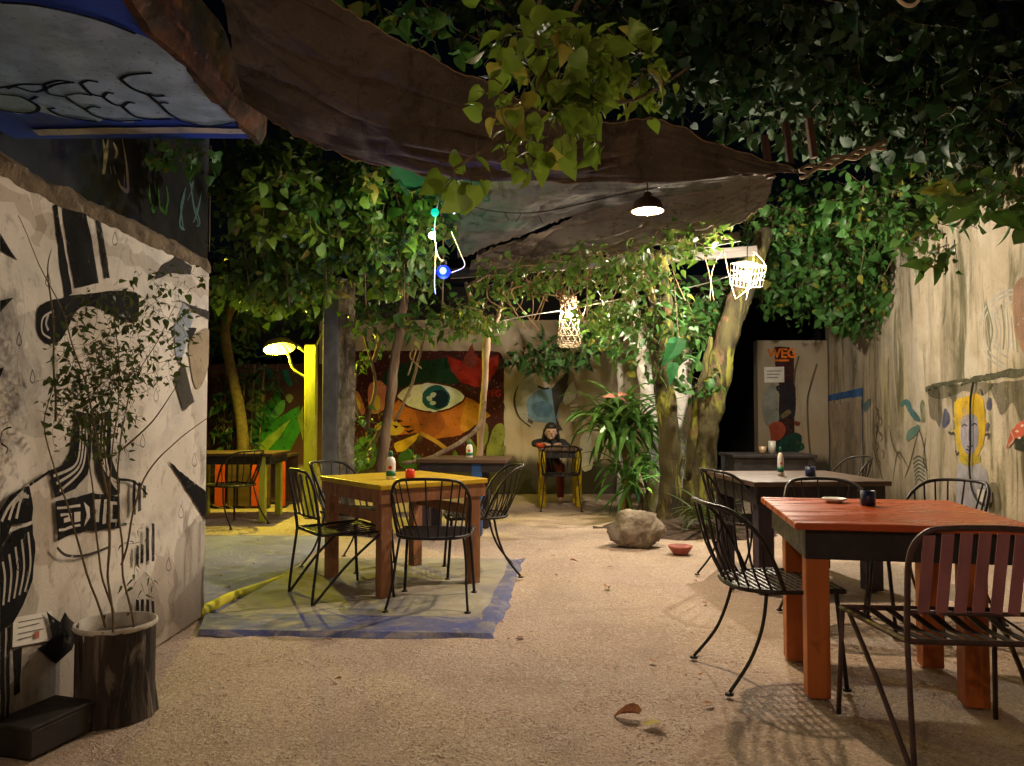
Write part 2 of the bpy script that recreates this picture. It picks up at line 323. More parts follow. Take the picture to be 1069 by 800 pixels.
# ------------------------------------------------------------------ mural helper: paint shapes on a wall plane
class Mural:
    def __init__(s, p0, n, base=.002, step=.0004, wear=.3, jit=.007):
        s.wear = wear; s.jit = jit
        s.p0 = Vector(p0); s.n = Vector(n).normalized(); s.mb = MB(); s.mats = []; s.off = base; s.step = step
    def hit(s, px, py, off=None):
        d = ray(px, py); p = s.p0 + s.n * (s.off if off is None else off)
        return C0 + d * ((p - C0).dot(s.n) / d.dot(s.n))
    def idx(s, col):
        m = col if isinstance(col, bpy.types.Material) else paint(col, wear=s.wear)
        if m not in s.mats: s.mats.append(m)
        return s.mats.index(m)
    def poly(s, pts, col, smooth=False, tf=None):
        if tf: pts = [(tf[0] + x / tf[2], tf[1] + y / tf[2]) for x, y in pts]
        P = [s.hit(*p) for p in pts]
        if smooth: P = catmull(P, 4, True)
        if s.jit:
            Q = []
            for a, b in zip(P, P[1:] + P[:1]):
                nn = max(1, min(24, int((b - a).length / .035)))
                for t in range(nn):
                    q = a.lerp(b, t / nn); d = Vector((mnoise.noise(q * 13), mnoise.noise(q * 13 + V3(9, 0, 0)), mnoise.noise(q * 13 + V3(0, 9, 0)))) + .5 * Vector((mnoise.noise(q * 37), mnoise.noise(q * 37 + V3(9, 0, 0)), mnoise.noise(q * 37 + V3(0, 9, 0))))
                    d -= s.n * d.dot(s.n); Q.append(q + d * s.jit)
            P = Q
        s.mb.add(P, [tuple(range(len(P)))], s.idx(col)); s.off += s.step
    def stroke(s, pts, wid, col, tf=None, smooth=True, taper=False):
        if tf: pts = [(tf[0] + x / tf[2], tf[1] + y / tf[2]) for x, y in pts]
        P = [s.hit(*p) for p in pts]
        if smooth and len(P) > 2: P = catmull(P, 5)
        L = []; Rr = []; N = len(P)
        for i, p in enumerate(P):
            t = (P[min(i + 1, N - 1)] - P[max(i - 1, 0)]).normalized(); sd = s.n.cross(t)
            wv = wid * (math.sin(math.pi * (.08 + .84 * i / (N - 1))) if taper else 1) / 2
            L.append(p + sd * wv); Rr.append(p - sd * wv)
        s.mb.patch([L, Rr], s.idx(col)); s.off += s.step
    def blob(s, c, rx, ry, col, n=20, tf=None):
        s.poly([(c[0] + rx * math.cos(2 * math.pi * i / n), c[1] + ry * math.sin(2 * math.pi * i / n)) for i in range(n)], col, tf=tf)
    def build(s, name, parent): return s.mb.build(name, s.mats, parent)

def text_mesh(body, size, mtx):
    cu = bpy.data.curves.new('lettering', 'FONT'); cu.body = body; cu.size = size; cu.align_x = 'CENTER'; cu.align_y = 'CENTER'; cu.offset = size * .02
    o = bpy.data.objects.new('lettering', cu); COL.objects.link(o)
    dg = bpy.context.evaluated_depsgraph_get(); me = bpy.data.meshes.new_from_object(o.evaluated_get(dg))
    vs = [mtx @ v.co for v in me.vertices]; fs = [tuple(p.vertices) for p in me.polygons]
    bpy.data.objects.remove(o); bpy.data.curves.remove(cu); bpy.data.meshes.remove(me)
    return vs, fs

# ================================================================== SETTING
# ground: one rippled sheet
mb = MB()
xs = [-60, -25, -12, -8] + list(np.linspace(-6, 8, 71)) + [10, 14, 25, 60]
ys = [-40, -12, -5] + list(np.linspace(-2, 13, 90)) + [16, 25, 60, 120]
mb.patch([[V3(x, y, 0.012 * mnoise.noise(V3(x * 1.3, y * 1.3, 0)) + .006 * mnoise.noise(V3(x * 4, y * 4, 3)) - .012 if abs(x) < 9 and -3 < y < 14 else -.012) for x in xs] for y in ys])
tag(mb.build('ground', M['gravel'], smooth=True, origin=(0, 0, 0)), 'pale tan crushed gravel covering the courtyard', 'ground', kind='structure')

# loose stones
PADPOLY = [tuple(on_z(*p, 0).to_2d()) for p in ((212, 650), (512, 657), (538, 584), (322, 584))]
def inpad(x, y): return -1.9 < x < (-.06 + .15 * (y - 4.13) / 2.27) and 4.17 < y < 6.4
N = 64000
tpl = np.array([(1, 0, 0), (.3, .9, 0), (-.8, .55, 0), (-.75, -.6, 0), (.35, -.9, 0), (.1, 0, .75), (0, 0, -.5)])
tf_ = [(0, 1, 5), (1, 2, 5), (2, 3, 5), (3, 4, 5), (4, 0, 5), (1, 0, 6), (2, 1, 6), (3, 2, 6), (4, 3, 6), (0, 4, 6)]
yy = 1.9 + 6.5 * rng.random(N) ** 1.7; xx = (rng.random(N) * 2 - 1) * (yy * .7 + .1)
keep = [(not inpad(a, b)) and a > -1.84 for a, b in zip(xx, yy)]
xx, yy = xx[keep], yy[keep]; n = len(xx)
sz = .0022 + .0052 * rng.random(n) ** 2.5; ang = rng.random(n) * 6.28
jit = 1 + (rng.random((n, 7, 3)) - .5) * .5
P = tpl[None] * jit * sz[:, None, None]; P[:, :, 2] *= .55
ca, sa = np.cos(ang)[:, None], np.sin(ang)[:, None]
X = P[:, :, 0] * ca - P[:, :, 1] * sa; Y = P[:, :, 0] * sa + P[:, :, 1] * ca
zg = np.array([0.012 * mnoise.noise(V3(a * 1.3, b * 1.3, 0)) + .006 * mnoise.noise(V3(a * 4, b * 4, 3)) - .012 for a, b in zip(xx, yy)])
W = np.stack([X + xx[:, None], Y + yy[:, None], P[:, :, 2] + zg[:, None] + .001], -1).reshape(-1, 3)
mb = MB(); mb.v = W.tolist(); mb.f = [tuple(i + 7 * k for i in f) for k in range(n) for f in tf_]; mb.mi = [0] * len(mb.f)
tag(mb.build('gravel', M['stone'], origin=(0, 0, 0)), 'loose pale gravel stones scattered over the ground', 'gravel', kind='stuff')

# concrete pad with blue border and yellow kerb
mb = MB(); mb.prism([V3(x, y, -.05) for x, y in PADPOLY], (0, 0, .060)); mb.build('concrete_pad', M['pad'], bevel=.008)
tag(bpy.data.objects['concrete_pad'], 'worn grey concrete pad under the yellow table', 'paving', kind='structure')
mb = MB()
def edge(a, b, n, amp, z, sd):
    a, b = on_z(*a, z), on_z(*b, z); out = []
    for i in range(n + 1):
        p = a.lerp(b, i / n); q = p * 5 + V3(sd, sd * 2, 0); out.append(p + V3(mnoise.noise(q), mnoise.noise(q + V3(7, 0, 0)), 0) * amp + V3(mnoise.noise(q * 4), mnoise.noise(q * 4 + V3(7, 0, 0)), 0) * amp * .15)
    return out
mb.patch([edge((206, 664), (517, 668), 60, .05, -.012, 1), edge((208, 657), (512, 661), 60, .0, .0135, 2), edge((214, 639), (500, 645), 60, .04, .0135, 3)])
mb.patch([edge((517, 668), (549, 583), 50, .04, -.012, 4), edge((511, 661), (541, 584), 50, 0, .0137, 5), edge((500, 650), (532, 585), 50, .02, .0137, 6)])
tag(mb.build('painted_border', M['bluepaint'], origin=(0, 4, 0)), 'worn blue painted border along the concrete pad edge', 'paint', kind='structure')
mb = MB(); mb.tube(catmull([V3(-1.87, 4.62, .018), V3(-1.82, 5.0, .022), V3(-1.76, 5.3, .012), V3(-1.69, 5.8, -.004)], 8), [.036, .034, .03, .012], 8)
tag(mb.build('kerb', M['yellowpaint'], smooth=True), 'low rounded kerb painted yellow beside the pad', 'kerb', kind='structure')
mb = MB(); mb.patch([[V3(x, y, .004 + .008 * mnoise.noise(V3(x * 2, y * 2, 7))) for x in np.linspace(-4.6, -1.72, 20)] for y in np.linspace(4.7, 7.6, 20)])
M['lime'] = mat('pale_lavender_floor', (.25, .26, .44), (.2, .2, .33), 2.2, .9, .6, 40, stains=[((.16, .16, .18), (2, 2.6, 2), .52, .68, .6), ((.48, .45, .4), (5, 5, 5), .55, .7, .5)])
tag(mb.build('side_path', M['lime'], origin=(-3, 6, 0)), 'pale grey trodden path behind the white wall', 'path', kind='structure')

# ---------------------------------------------------------------- left white wall with black bust mural
LX = -1.85
lw = thing('plaster_wall', 'low white plaster wall painted with a black striped bust', 'wall', (LX - .12, 2.3, 0))
mb = MB(); mb.box((LX - .12, 1.575, 1.04), (.24, 6.15, 2.08)); mb.build('wall_body', M['whitewall'], lw)
mb = MB(); prof = []
for i, y in enumerate(np.linspace(-1.5, 4.66, 240)):
    j = lambda k: .03 * mnoise.noise(V3(y * 5, k * 3.1, 1)) + .015 * mnoise.noise(V3(y * 17, k * 5.1, 4))
    prof.append([V3(LX + .004 + j(1) * .3, y, 2.07 + j(9) * .8), V3(LX + .012 + j(2) * .6, y, 2.10 + j(3)), V3(LX + .004 + j(4) * .6, y, 2.14 + j(5)), V3(LX - .05 + j(6), y, 2.18 + j(7)), V3(LX - .25, y, 2.2), V3(LX - .24, y, 2.07)])
mb.patch(prof); mb.build('coping', M['coping'], lw)
mu = Mural((LX, 0, 0), (1, 0, 0)); BK = (.012, .011, .011); WH = (.55, .5, .43)
Z2 = (0, 180, 2.665); ZL = (0, 380, 2.858); ZP = (0, 440, 2.222)
mu.poly([(147, 95), (160, 86), (178, 200), (200, 338), (180, 350), (163, 230)], BK, tf=Z2)
mu.poly([(172, 87), (200, 88), (238, 108), (250, 160), (275, 310), (207, 322), (188, 220)], BK, tf=Z2)
mu.poly([(264, 120), (280, 130), (292, 200), (306, 292), (288, 298), (277, 210)], BK, tf=Z2)
mu.poly([(105, 380), (150, 355), (250, 335), (360, 330), (386, 350), (384, 400), (360, 420), (260, 375), (215, 385), (190, 430), (165, 470), (125, 475), (104, 440)], BK, True, tf=Z2)
mu.stroke([(150, 385), (120, 405), (118, 445), (140, 462)], .008, WH, tf=Z2); mu.stroke([(135, 395), (128, 420), (135, 440)], .012, (.4, .4, .4), tf=Z2)
for t in ([(0, 170), (50, 245), (0, 217)], [(0, 357), (38, 348), (0, 390)], [(0, 545), (12, 543), (0, 578)]): mu.poly(t, BK, tf=Z2)
mu.poly([(430, 300), (455, 255), (490, 235), (535, 262), (530, 285), (480, 280)], (.06, .055, .05), tf=Z2)
mu.poly([(498, 355), (545, 375), (592, 388), (592, 412), (560, 400)], (.05, .045, .042), tf=Z2)
mu.poly([(485, 430), (512, 365), (540, 400), (520, 470), (500, 540), (488, 500)], (.36, .42, .48), tf=Z2)
mu.poly([(513, 432), (548, 434), (530, 468)], (.03, .03, .03), tf=Z2)
mu.poly([(525, 480), (560, 440), (585, 450), (575, 560), (545, 600)], (.36, .29, .19), True, tf=Z2)
mu.poly([(484, 578), (513, 530), (540, 640), (510, 664)], (.07, .065, .055), tf=Z2)
mu.poly([(503, 290), (560, 338), (622, 388), (616, 470), (570, 395)], BK, tf=ZL)
# neck and shoulders of the bust
mu.poly([(228, 140), (272, 150), (272, 280), (262, 330), (225, 372), (165, 402), (148, 318), (190, 300), (214, 255), (222, 200)], BK, tf=ZL)
mu.poly([(288, 150), (332, 140), (330, 270), (345, 320), (358, 345), (358, 388), (318, 390), (292, 330), (282, 250)], BK, tf=ZL)
for k in range(3):
    mu.stroke([(240 + k * 10, 165), (238 + k * 9, 255), (222 + k * 9, 305 + k * 8), (160 + k * 9, 335 + k * 22)], .012, WH, tf=ZL)
    mu.stroke([(300 + k * 10, 165), (297 + k * 9, 260), (318 + k * 6, 325 + k * 8), (350, 352 + k * 11)], .01, WH, tf=ZL)
mu.poly([(165, 412), (275, 386), (356, 396), (356, 490), (260, 500), (205, 512), (172, 528)], BK, tf=ZL)
for q in ([(170, 430), (240, 415), (240, 422), (170, 438)], [(175, 492), (240, 478), (240, 486), (175, 500)]): mu.poly(q, WH, tf=ZL)
for q in ([(180, 450), (215, 442), (215, 470), (190, 474), (190, 462), (204, 458), (204, 452), (180, 458)], [(222, 440), (240, 436), (240, 470), (222, 474)], [(250, 410), (266, 425), (268, 460), (252, 485), (258, 450)], [(278, 405), (300, 402), (296, 470), (280, 474), (288, 440)], [(310, 405), (318, 405), (316, 475), (306, 476)], [(328, 412), (350, 412), (350, 420), (336, 422), (336, 462), (350, 464), (350, 472), (328, 472)]): mu.poly(q, WH, tf=ZL)
mu.poly([(0, 440), (30, 395), (65, 368), (88, 362), (98, 430), (96, 470), (60, 478), (35, 480), (0, 560)], BK, tf=ZL)
for k in range(3): mu.stroke([(5 + k * 22, 470 - k * 4), (28 + k * 18, 425 - k * 12), (70 + k * 8, 380 + k * 8)], .014, WH, tf=ZL)
mu.poly([(0, 560), (38, 500), (98, 478), (106, 560), (98, 640), (70, 720), (40, 770), (0, 800)], BK, tf=ZL)
for k in range(5): mu.stroke([(8 + k * 19, 590 - k * 22), (15 + k * 19, 640 - k * 10), (10 + k * 16, 720 - k * 10)], .011, WH, tf=ZL)
mu.stroke([(88, 362), (150, 320)], .012, BK, tf=ZL); mu.stroke([(355, 345), (400, 352), (440, 390)], .012, BK, tf=ZL)
for x0, y0, y1 in ((396, 345, 450), (412, 352, 440), (427, 362, 400), (406, 540, 600), (420, 535, 595), (436, 490, 590), (452, 475, 590), (406, 700, 760), (420, 700, 757), (436, 702, 755), (452, 704, 760)):
    mu.poly([(x0, y0), (x0 + 9, y0 + 3), (x0 + 9, y1 - 3), (x0, y1)], BK, tf=ZL)
mu.stroke([(170, 548), (200, 572), (260, 570), (330, 545)], .012, (.06, .05, .045), tf=ZL)
mu.poly([(108, 440), (138, 468), (150, 444), (182, 480), (168, 530), (130, 562), (85, 530), (122, 500)], BK, tf=ZP)
for q in ([(0, 480), (12, 474), (10, 700), (0, 720)], [(17, 478), (25, 474), (20, 690), (12, 700)], [(30, 530), (50, 525), (46, 630), (32, 640)]): mu.poly(q, BK, tf=ZP)
for (x, y) in ((50, 293), (34, 394), (163, 413), (149, 461), (189, 535), (203, 481), (120, 250), (20, 355), (20, 590), (176, 590)):
    mu.stroke([(x, y - 8), (x - 2.5, y + 2), (x, y + 6), (x + 2.5, y + 2), (x, y - 8)], .0045, (.05, .045, .04))
mu.stroke([(12, 446), (3, 450), (1, 462), (8, 468), (6, 474)], .006, BK)
for i, v in enumerate(mu.mb.v): mu.mb.v[i] = (v[0], min(v[1], 4.648), v[2])
mu.build('mural', lw)
mu = Mural((LX, 0, 0), (1, 0, 0), .0012, .0001, wear=1.16, jit=.05); DS, TS = (.10, .082, .062), (.33, .22, .11)
for pts, cl in (([(188, 560), (214, 545), (217, 640), (196, 660), (176, 640), (182, 600)], DS), ([(160, 590), (178, 575), (186, 620), (168, 668), (150, 660)], (.3, .2, .14)), ([(30, 520), (52, 515), (62, 560), (50, 600), (34, 580)], TS), ([(36, 195), (44, 198), (45, 250), (39, 262), (35, 240)], TS), ([(150, 600), (172, 640), (165, 668), (120, 700), (110, 660)], (.26, .22, .18)), ([(0, 560), (30, 590), (40, 660), (20, 720), (0, 740)], (.3, .27, .23)), ([(200, 410), (216, 400), (217, 470), (206, 480)], (.3, .25, .18)), ([(55, 470), (90, 480), (85, 560), (60, 540)], (.38, .36, .33)), ([(0, 190), (60, 230), (140, 262), (215, 300), (214, 310), (130, 275), (50, 245), (0, 205)], TS), ([(10, 330), (50, 350), (60, 430), (30, 460), (5, 420)], (.4, .38, .36))):  # last grey patch paints the shrub's cast shadow, the others are stains
    mu.poly(pts, cl, True)
for pts in ([(150, 560), (158, 600), (152, 640), (160, 668)], [(20, 280), (26, 330), (18, 380), (28, 430)], [(128, 260), (122, 300), (131, 340)], [(196, 480), (190, 520), (198, 560), (194, 600)], [(70, 590), (84, 630), (80, 680)]): mu.stroke(pts, .004, (.1, .085, .07))
for i, v in enumerate(mu.mb.v): mu.mb.v[i] = (v[0], min(v[1], 4.648), min(v[2], 2.07))
mu.build('stains', lw)  # holds the painted shrub shadow as well as the stains
# notice pinned to the wall
mu = Mural((LX, 0, 0), (1, 0, 0), .014, .001, jit=0)
mu.poly([(14, 645), (54, 638), (56, 668), (13, 676)], M['paper'])
for k in range(4): mu.stroke([(19, 650 + k * 6), (46 - 5 * (k % 2), 645 + k * 5.7)], .004, M['ink'], smooth=False)
mu.poly([(36, 660), (41, 659), (41, 666), (36, 667)], (.45, .12, .08))
tag(mu.mb.build('paper_notice', mu.mats), 'small pale paper notice stuck low on the white mural wall', 'notice')

# dark upper wall with dripping painted hands
dw = thing('dark_wall', 'dark blue black wall with dripping painted hands above the white one', 'wall', (-3.28, 3.4, 0))
mb = MB(); mb.box((-3.28, 3.4, 2.3), (.24, 9.0, 4.6)); mb.build('wall_body', M['darkwall'], dw)
mu = Mural((-3.16, 0, 0), (1, 0, 0)); Z1 = (0, 0, 2.963)
CR = (.8, .74, .58); GN = (.22, .6, .16); BL = (.28, .55, .75)
for pts in ([(318, 430), (325, 480), (318, 540)], [(335, 430), (330, 470), (322, 540)], [(350, 440), (362, 470), (355, 490)], [(378, 430), (390, 500), (395, 560), (395, 590), (375, 580), (365, 555)], [(385, 540), (384, 590)], [(340, 515), (345, 540)], [(352, 515), (358, 540)]): mu.stroke(pts, .042, CR, tf=Z1, taper=True)
for pts in ([(462, 570), (465, 620), (478, 645)], [(490, 575), (495, 640), (510, 660)], [(515, 575), (520, 620), (510, 655)], [(478, 560), (482, 600)], [(500, 640), (512, 662), (518, 640)], [(468, 630), (474, 655), (484, 640)]): mu.stroke(pts, .035, GN, tf=Z1, taper=True)
for pts in ([(575, 580), (560, 640), (568, 710)], [(590, 570), (600, 640), (615, 700)], [(600, 575), (580, 620)], [(625, 590), (612, 650), (598, 690)], [(572, 600), (556, 690), (572, 712)], [(585, 520), (590, 575), (600, 560)], [(605, 640), (618, 690), (606, 700)]): mu.stroke(pts, .036, BL, tf=Z1, taper=True)
mu.stroke([(655, 500), (650, 640), (648, 780)], .03, (.25, .22, .18), tf=Z1)
mu.build('painted_hands', dw)

# blue painted slab overhead
SZ = 2.92
sb = thing('concrete_canopy', 'overhead concrete canopy painted blue with a white feathered cloud', 'canopy', (-2.6, 2.2, SZ))
mb = MB(); mb.box((-2.35, 1.66, SZ + .11), (1.5, 6.1, .22)); mb.build('slab', M['slabblue'], sb)
mu = Mural((0, 0, SZ), (0, 0, -1)); GREY = (.46, .62, .84)
mu.poly([(-300, -60), (-100, -30), (0, 8), (100, 15), (200, 35), (300, 60), (400, 95), (480, 130), (540, 175), (590, 222), (600, 255), (642, 272), (660, 310), (692, 322), (727, 362), (718, 382), (640, 388), (560, 372), (530, 365), (440, 370), (400, 380), (330, 368), (300, 376), (200, 366), (120, 347), (60, 354), (0, 340), (-200, 330), (-300, 330)], GREY, True, tf=Z1)
K = (.012, .014, .03)
for pts in ([(-20, 275), (40, 268), (110, 285), (170, 262), (230, 255)], [(20, 275), (60, 262), (130, 262)], [(135, 262), (150, 290), (200, 300)], [(135, 262), (180, 250), (228, 256)], [(248, 258), (270, 250), (305, 254)], [(248, 258), (280, 290), (320, 300)], [(318, 300), (330, 288), (352, 290)], [(318, 300), (350, 322), (380, 330)], [(378, 330), (395, 318), (418, 320)], [(378, 330), (420, 362), (480, 370), (530, 368)], [(372, 245), (400, 232), (470, 226)], [(372, 245), (410, 275), (460, 295)], [(460, 290), (480, 298), (510, 296)], [(490, 320), (505, 318), (522, 320)], [(460, 295), (495, 325), (520, 350), (560, 375)], [(200, 296), (240, 290), (285, 296)], [(200, 298), (230, 320), (265, 340)], [(262, 338), (285, 330), (312, 334)], [(262, 338), (300, 362), (360, 374), (440, 372)], [(-10, 290), (30, 295), (60, 298)], [(60, 298), (90, 312), (118, 330), (110, 345), (70, 350), (0, 340)], [(90, 312), (110, 300), (120, 302)], [(145, 338), (170, 334)], [(150, 340), (200, 362), (300, 376)], [(560, 375), (640, 390), (720, 380)], [(0, 8), (120, 18), (300, 60), (420, 105)]):
    mu.stroke(pts, .022, K, tf=Z1)
mu.poly([(100, 402), (300, 396), (560, 394), (765, 400), (768, 414), (560, 412), (300, 416), (120, 420)], (.55, .5, .47), tf=Z1)
mu.build('mural', sb)
mb = MB(); rows = []
for y in np.linspace(-1.3, 4.78, 80):
    r = []
    for q, (xx_, zz_) in enumerate(((-1.62, SZ - .012), (-1.58, SZ - .02), (-1.55, SZ + .05), (-1.54, SZ + .15), (-1.53, SZ + .26), (-1.56, SZ + .34), (-1.62, SZ + .36))):
        d = V3(y * 3.1, q * 1.7, 5); r.append(V3(xx_ + .03 * mnoise.noise(d) + .015 * mnoise.noise(d * 4), y, zz_ + .03 * mnoise.noise(d + V3(9, 0, 0)) + .012 * mnoise.noise(d * 5)))
    rows.append(r)
mb.patch(rows); mb.build('fascia', M['rust'], sb)

# ---------------------------------------------------------------- back walls
bw = thing('back_wall', 'stained beige back wall with a painted eye mural and black mould at its foot', 'wall', (0, 11.6, 0))
mb = MB(); mb.box((-.1, 11.62, 1.3), (5.6, .24, 2.6)); mb.build('wall_body', M['backwall'], bw)
YB = 11.5
mu = Mural((0, YB, 0), (0, -1, 0), wear=.3, jit=.014); ZE = (360, 340, 5.335); MR = (.055, .014, .012)
mu.poly([(-40, 180), (0, 150), (60, 140), (820, 140), (870, 152), (886, 190), (886, 760), (870, 800), (-30, 800), (-60, 700)], MR, tf=ZE)
mu.poly([(205, 310), (255, 230), (350, 205), (480, 190), (565, 185), (560, 260), (520, 310), (400, 322), (285, 352)], (.012, .035, .014), True, tf=ZE)
mu.poly([(510, 320), (530, 220), (570, 180), (590, 250), (640, 315)], (.014, .05, .02), True, tf=ZE)
mu.poly([(565, 165), (610, 185), (660, 200), (690, 130), (708, 92), (728, 170), (770, 195), (852, 165), (856, 230), (805, 310), (740, 342), (650, 320), (590, 250)], (.33, .028, .016), tf=ZE)
mu.poly([(655, 200), (690, 130), (708, 92), (728, 170), (745, 205), (700, 240)], (.22, .05, .035), tf=ZE)
mu.poly([(235, 480), (300, 415), (370, 460), (450, 480), (540, 475), (620, 445), (680, 395), (760, 440), (812, 502), (745, 540), (640, 612), (480, 632), (400, 596), (300, 610), (250, 550)], (.42, .13, .022), tf=ZE)
mu.poly([(640, 560), (670, 420), (760, 440), (812, 502), (745, 540), (660, 602)], (.5, .22, .03), tf=ZE)
mu.poly([(400, 480), (520, 480), (560, 560), (490, 622), (440, 610)], (.3, .085, .025), True, tf=ZE)
mu.poly([(285, 390), (325, 343), (420, 318), (520, 318), (605, 338), (675, 395), (625, 448), (540, 480), (450, 484), (360, 462), (310, 425)], (.08, .02, .012), True, tf=ZE)
mu.poly([(296, 388), (332, 350), (420, 327), (520, 327), (600, 347), (664, 396), (618, 440), (540, 470), (450, 474), (370, 454), (322, 420)], (.62, .6, .42), True, tf=ZE)
mu.poly([(430, 330), (520, 330), (600, 349), (662, 396), (618, 438), (540, 468), (470, 472)], (.58, .62, .58), True, tf=ZE)
mu.blob((508, 402), 78, 70, (.015, .09, .09), tf=ZE); mu.blob((525, 408), 52, 52, (.008, .02, .035), tf=ZE)
for p in ((490, 385), (470, 405), (488, 430)): mu.blob(p, 18, 15, (.45, .5, .45), 10, tf=ZE)
mu.blob((352, 388), 16, 14, (.3, .36, .2), 10, tf=ZE)
mu.poly([(38, 350), (80, 380), (112, 470), (92, 502), (50, 470), (36, 420)], (.5, .18, .1), True, tf=ZE)
mu.poly([(135, 335), (190, 308), (238, 352), (230, 450), (165, 492), (130, 440)], (.5, .17, .1), True, tf=ZE)
mu.poly([(165, 400), (190, 390), (198, 450), (172, 480)], (.6, .42, .06), True, tf=ZE); mu.poly([(55, 400), (70, 390), (88, 460), (70, 470)], (.6, .42, .06), True, tf=ZE)
mu.poly([(170, 560), (260, 520), (330, 575), (290, 610), (200, 600)], (.5, .33, .05), True, tf=ZE)
mu.poly([(280, 655), (360, 622), (412, 600), (386, 650), (325, 696), (284, 697)], (.6, .36, .03), True, tf=ZE)
mu.stroke([(420, 600), (500, 640), (575, 695)], .06, (.45, .25, .05), tf=ZE)
for q in ([(270, 520), (330, 530), (300, 540)], [(310, 555), (372, 560), (350, 572)], [(262, 552), (300, 560), (280, 575)], [(330, 585), (390, 580), (360, 600)]): mu.poly(q, (.03, .014, .01), tf=ZE)
mu.poly([(50, 660), (140, 620), (180, 690), (150, 790), (50, 790)], (.07, .13, .02), True, tf=ZE)
mu.poly([(300, 720), (370, 690), (400, 790), (320, 795)], (.05, .13, .03), True, tf=ZE)
for q in ([(680, 640), (700, 630), (745, 700), (740, 780), (722, 760)], [(735, 545), (785, 540), (800, 600), (775, 700), (750, 720), (742, 640)], [(835, 560), (884, 556), (884, 650), (800, 740), (790, 690)], [(884, 665), (884, 740), (800, 790), (760, 790)]): mu.poly(q, (.2, .22, .045), True, tf=ZE)
# crouching blue figure beside its arcs
ZM = (520, 370, 4.446)
for k, cl in enumerate(((.07, .05, .04), (.4, .36, .31), (.09, .065, .05))):
    mu.stroke([(205, 78 + 10 * k), (150, 90 + 14 * k), (95 + 12 * k, 150 + 6 * k), (75 + 14 * k, 215), (95 + 12 * k, 285), (150 + 5 * k, 335 - 8 * k)], .05 if k else .03, cl, tf=ZM)
mu.poly([(85, 200), (110, 120), (180, 95), (200, 150), (150, 190), (135, 250), (140, 310), (105, 280)], (.36, .34, .31), True, tf=ZM)
mu.poly([(140, 205), (190, 165), (250, 165), (270, 240), (276, 312), (215, 318), (150, 302), (135, 250)], (.17, .27, .38), True, tf=ZM)
mu.poly([(160, 235), (215, 215), (250, 240), (235, 290), (175, 285)], (.1, .18, .28), True, tf=ZM)
mu.poly([(205, 80), (232, 56), (240, 80), (252, 118), (232, 158), (190, 148), (165, 118)], (.55, .47, .4), True, tf=ZM)
mu.stroke([(210, 120), (228, 124), (244, 118)], .03, (.2, .04, .03), tf=ZM); mu.stroke([(185, 148), (215, 160), (236, 156)], .03, (.03, .03, .03), tf=ZM)
mu.poly([(248, 160), (300, 105), (330, 66), (322, 140), (332, 180), (285, 230), (270, 290), (300, 352), (275, 352), (258, 240)], (.05, .045, .04), tf=ZM)
mu.poly([(300, 215), (330, 145), (354, 128), (362, 190), (322, 232)], (.45, .42, .38), True, tf=ZM)
for k in range(5): mu.stroke([(335, 240 + 17 * k), (370, 236 + 17 * k)], .03, (.45, .42, .38), tf=ZM)
mu.poly([(380, 400), (400, 372), (430, 380), (440, 520), (390, 535)], (.5, .47, .42), True, tf=ZM)
mu.build('eye_mural', bw)
# small red signature in the eye mural
mtx = Matrix.Translation(Vector((at(513, 411, YB).x, YB - .03, at(513, 411, YB).z))) @ Matrix.Rotation(R(90), 4, 'X')
vs, fs = text_mesh('WEG', .13, mtx); MB().add(vs, fs).build('signature', paint((.3, .02, .02)), bw)

# lower wall at far left with painted leaves
gw = thing('garden_wall', 'dark maroon garden wall painted with big green leaves behind the yellow post', 'wall', (-3.9, 11.0, 0))
mb = MB(); mb.box((-4.6, 11.0, .95), (3.9, .2, 1.9)); mb.build('wall_body', mat('maroon_plaster', (.06, .022, .016), (.04, .016, .012), 2, .9, .3, 35, zbands=[((.3, .26, .1), .4, .5, .2, .9)]), gw)
mu = Mural((0, 10.9, 0), (0, -1, 0)); ZG = (210, 300, 3.239)
mu.poly([(150, 545), (165, 460), (215, 400), (272, 340), (268, 430), (205, 522)], (.03, .17, .03), tf=ZG)
mu.poly([(170, 560), (205, 495), (265, 440), (332, 400), (338, 480), (280, 592), (200, 590)], (.045, .24, .035), tf=ZG)
mu.poly([(172, 560), (230, 500), (302, 448), (262, 510), (220, 560)], (.3, .42, .06), tf=ZG)
mu.poly([(235, 432), (255, 398), (282, 382), (278, 420), (252, 442)], (.12, .36, .09), True, tf=ZG)
mu.poly([(150, 400), (185, 360), (215, 335), (215, 375), (190, 420), (160, 415)], (.27, .27, .05), True, tf=ZG)
mu.poly([(285, 372), (300, 360), (312, 375), (298, 392)], (.25, .3, .1), True, tf=ZG)
mu.poly([(272, 280), (292, 280), (310, 330), (296, 335), (280, 310)], (.02, .16, .11), tf=ZG); mu.poly([(215, 270), (240, 280), (242, 315), (225, 300)], (.02, .13, .09), tf=ZG)
mu.poly([(325, 440), (345, 400), (345, 520)], (.2, .25, .04), tf=ZG)
mu.build('leaf_mural', gw)
mb = MB(); mb.box((-4.4, 10.72, .16), (3.6, .32, .36)); tag(mb.build('planter_kerb', mat('mossy_kerb', (.25, .22, .09), (.14, .12, .05), 7, .95, .6, 30)), 'low mossy kerb at the foot of the maroon wall', 'kerb', kind='structure')

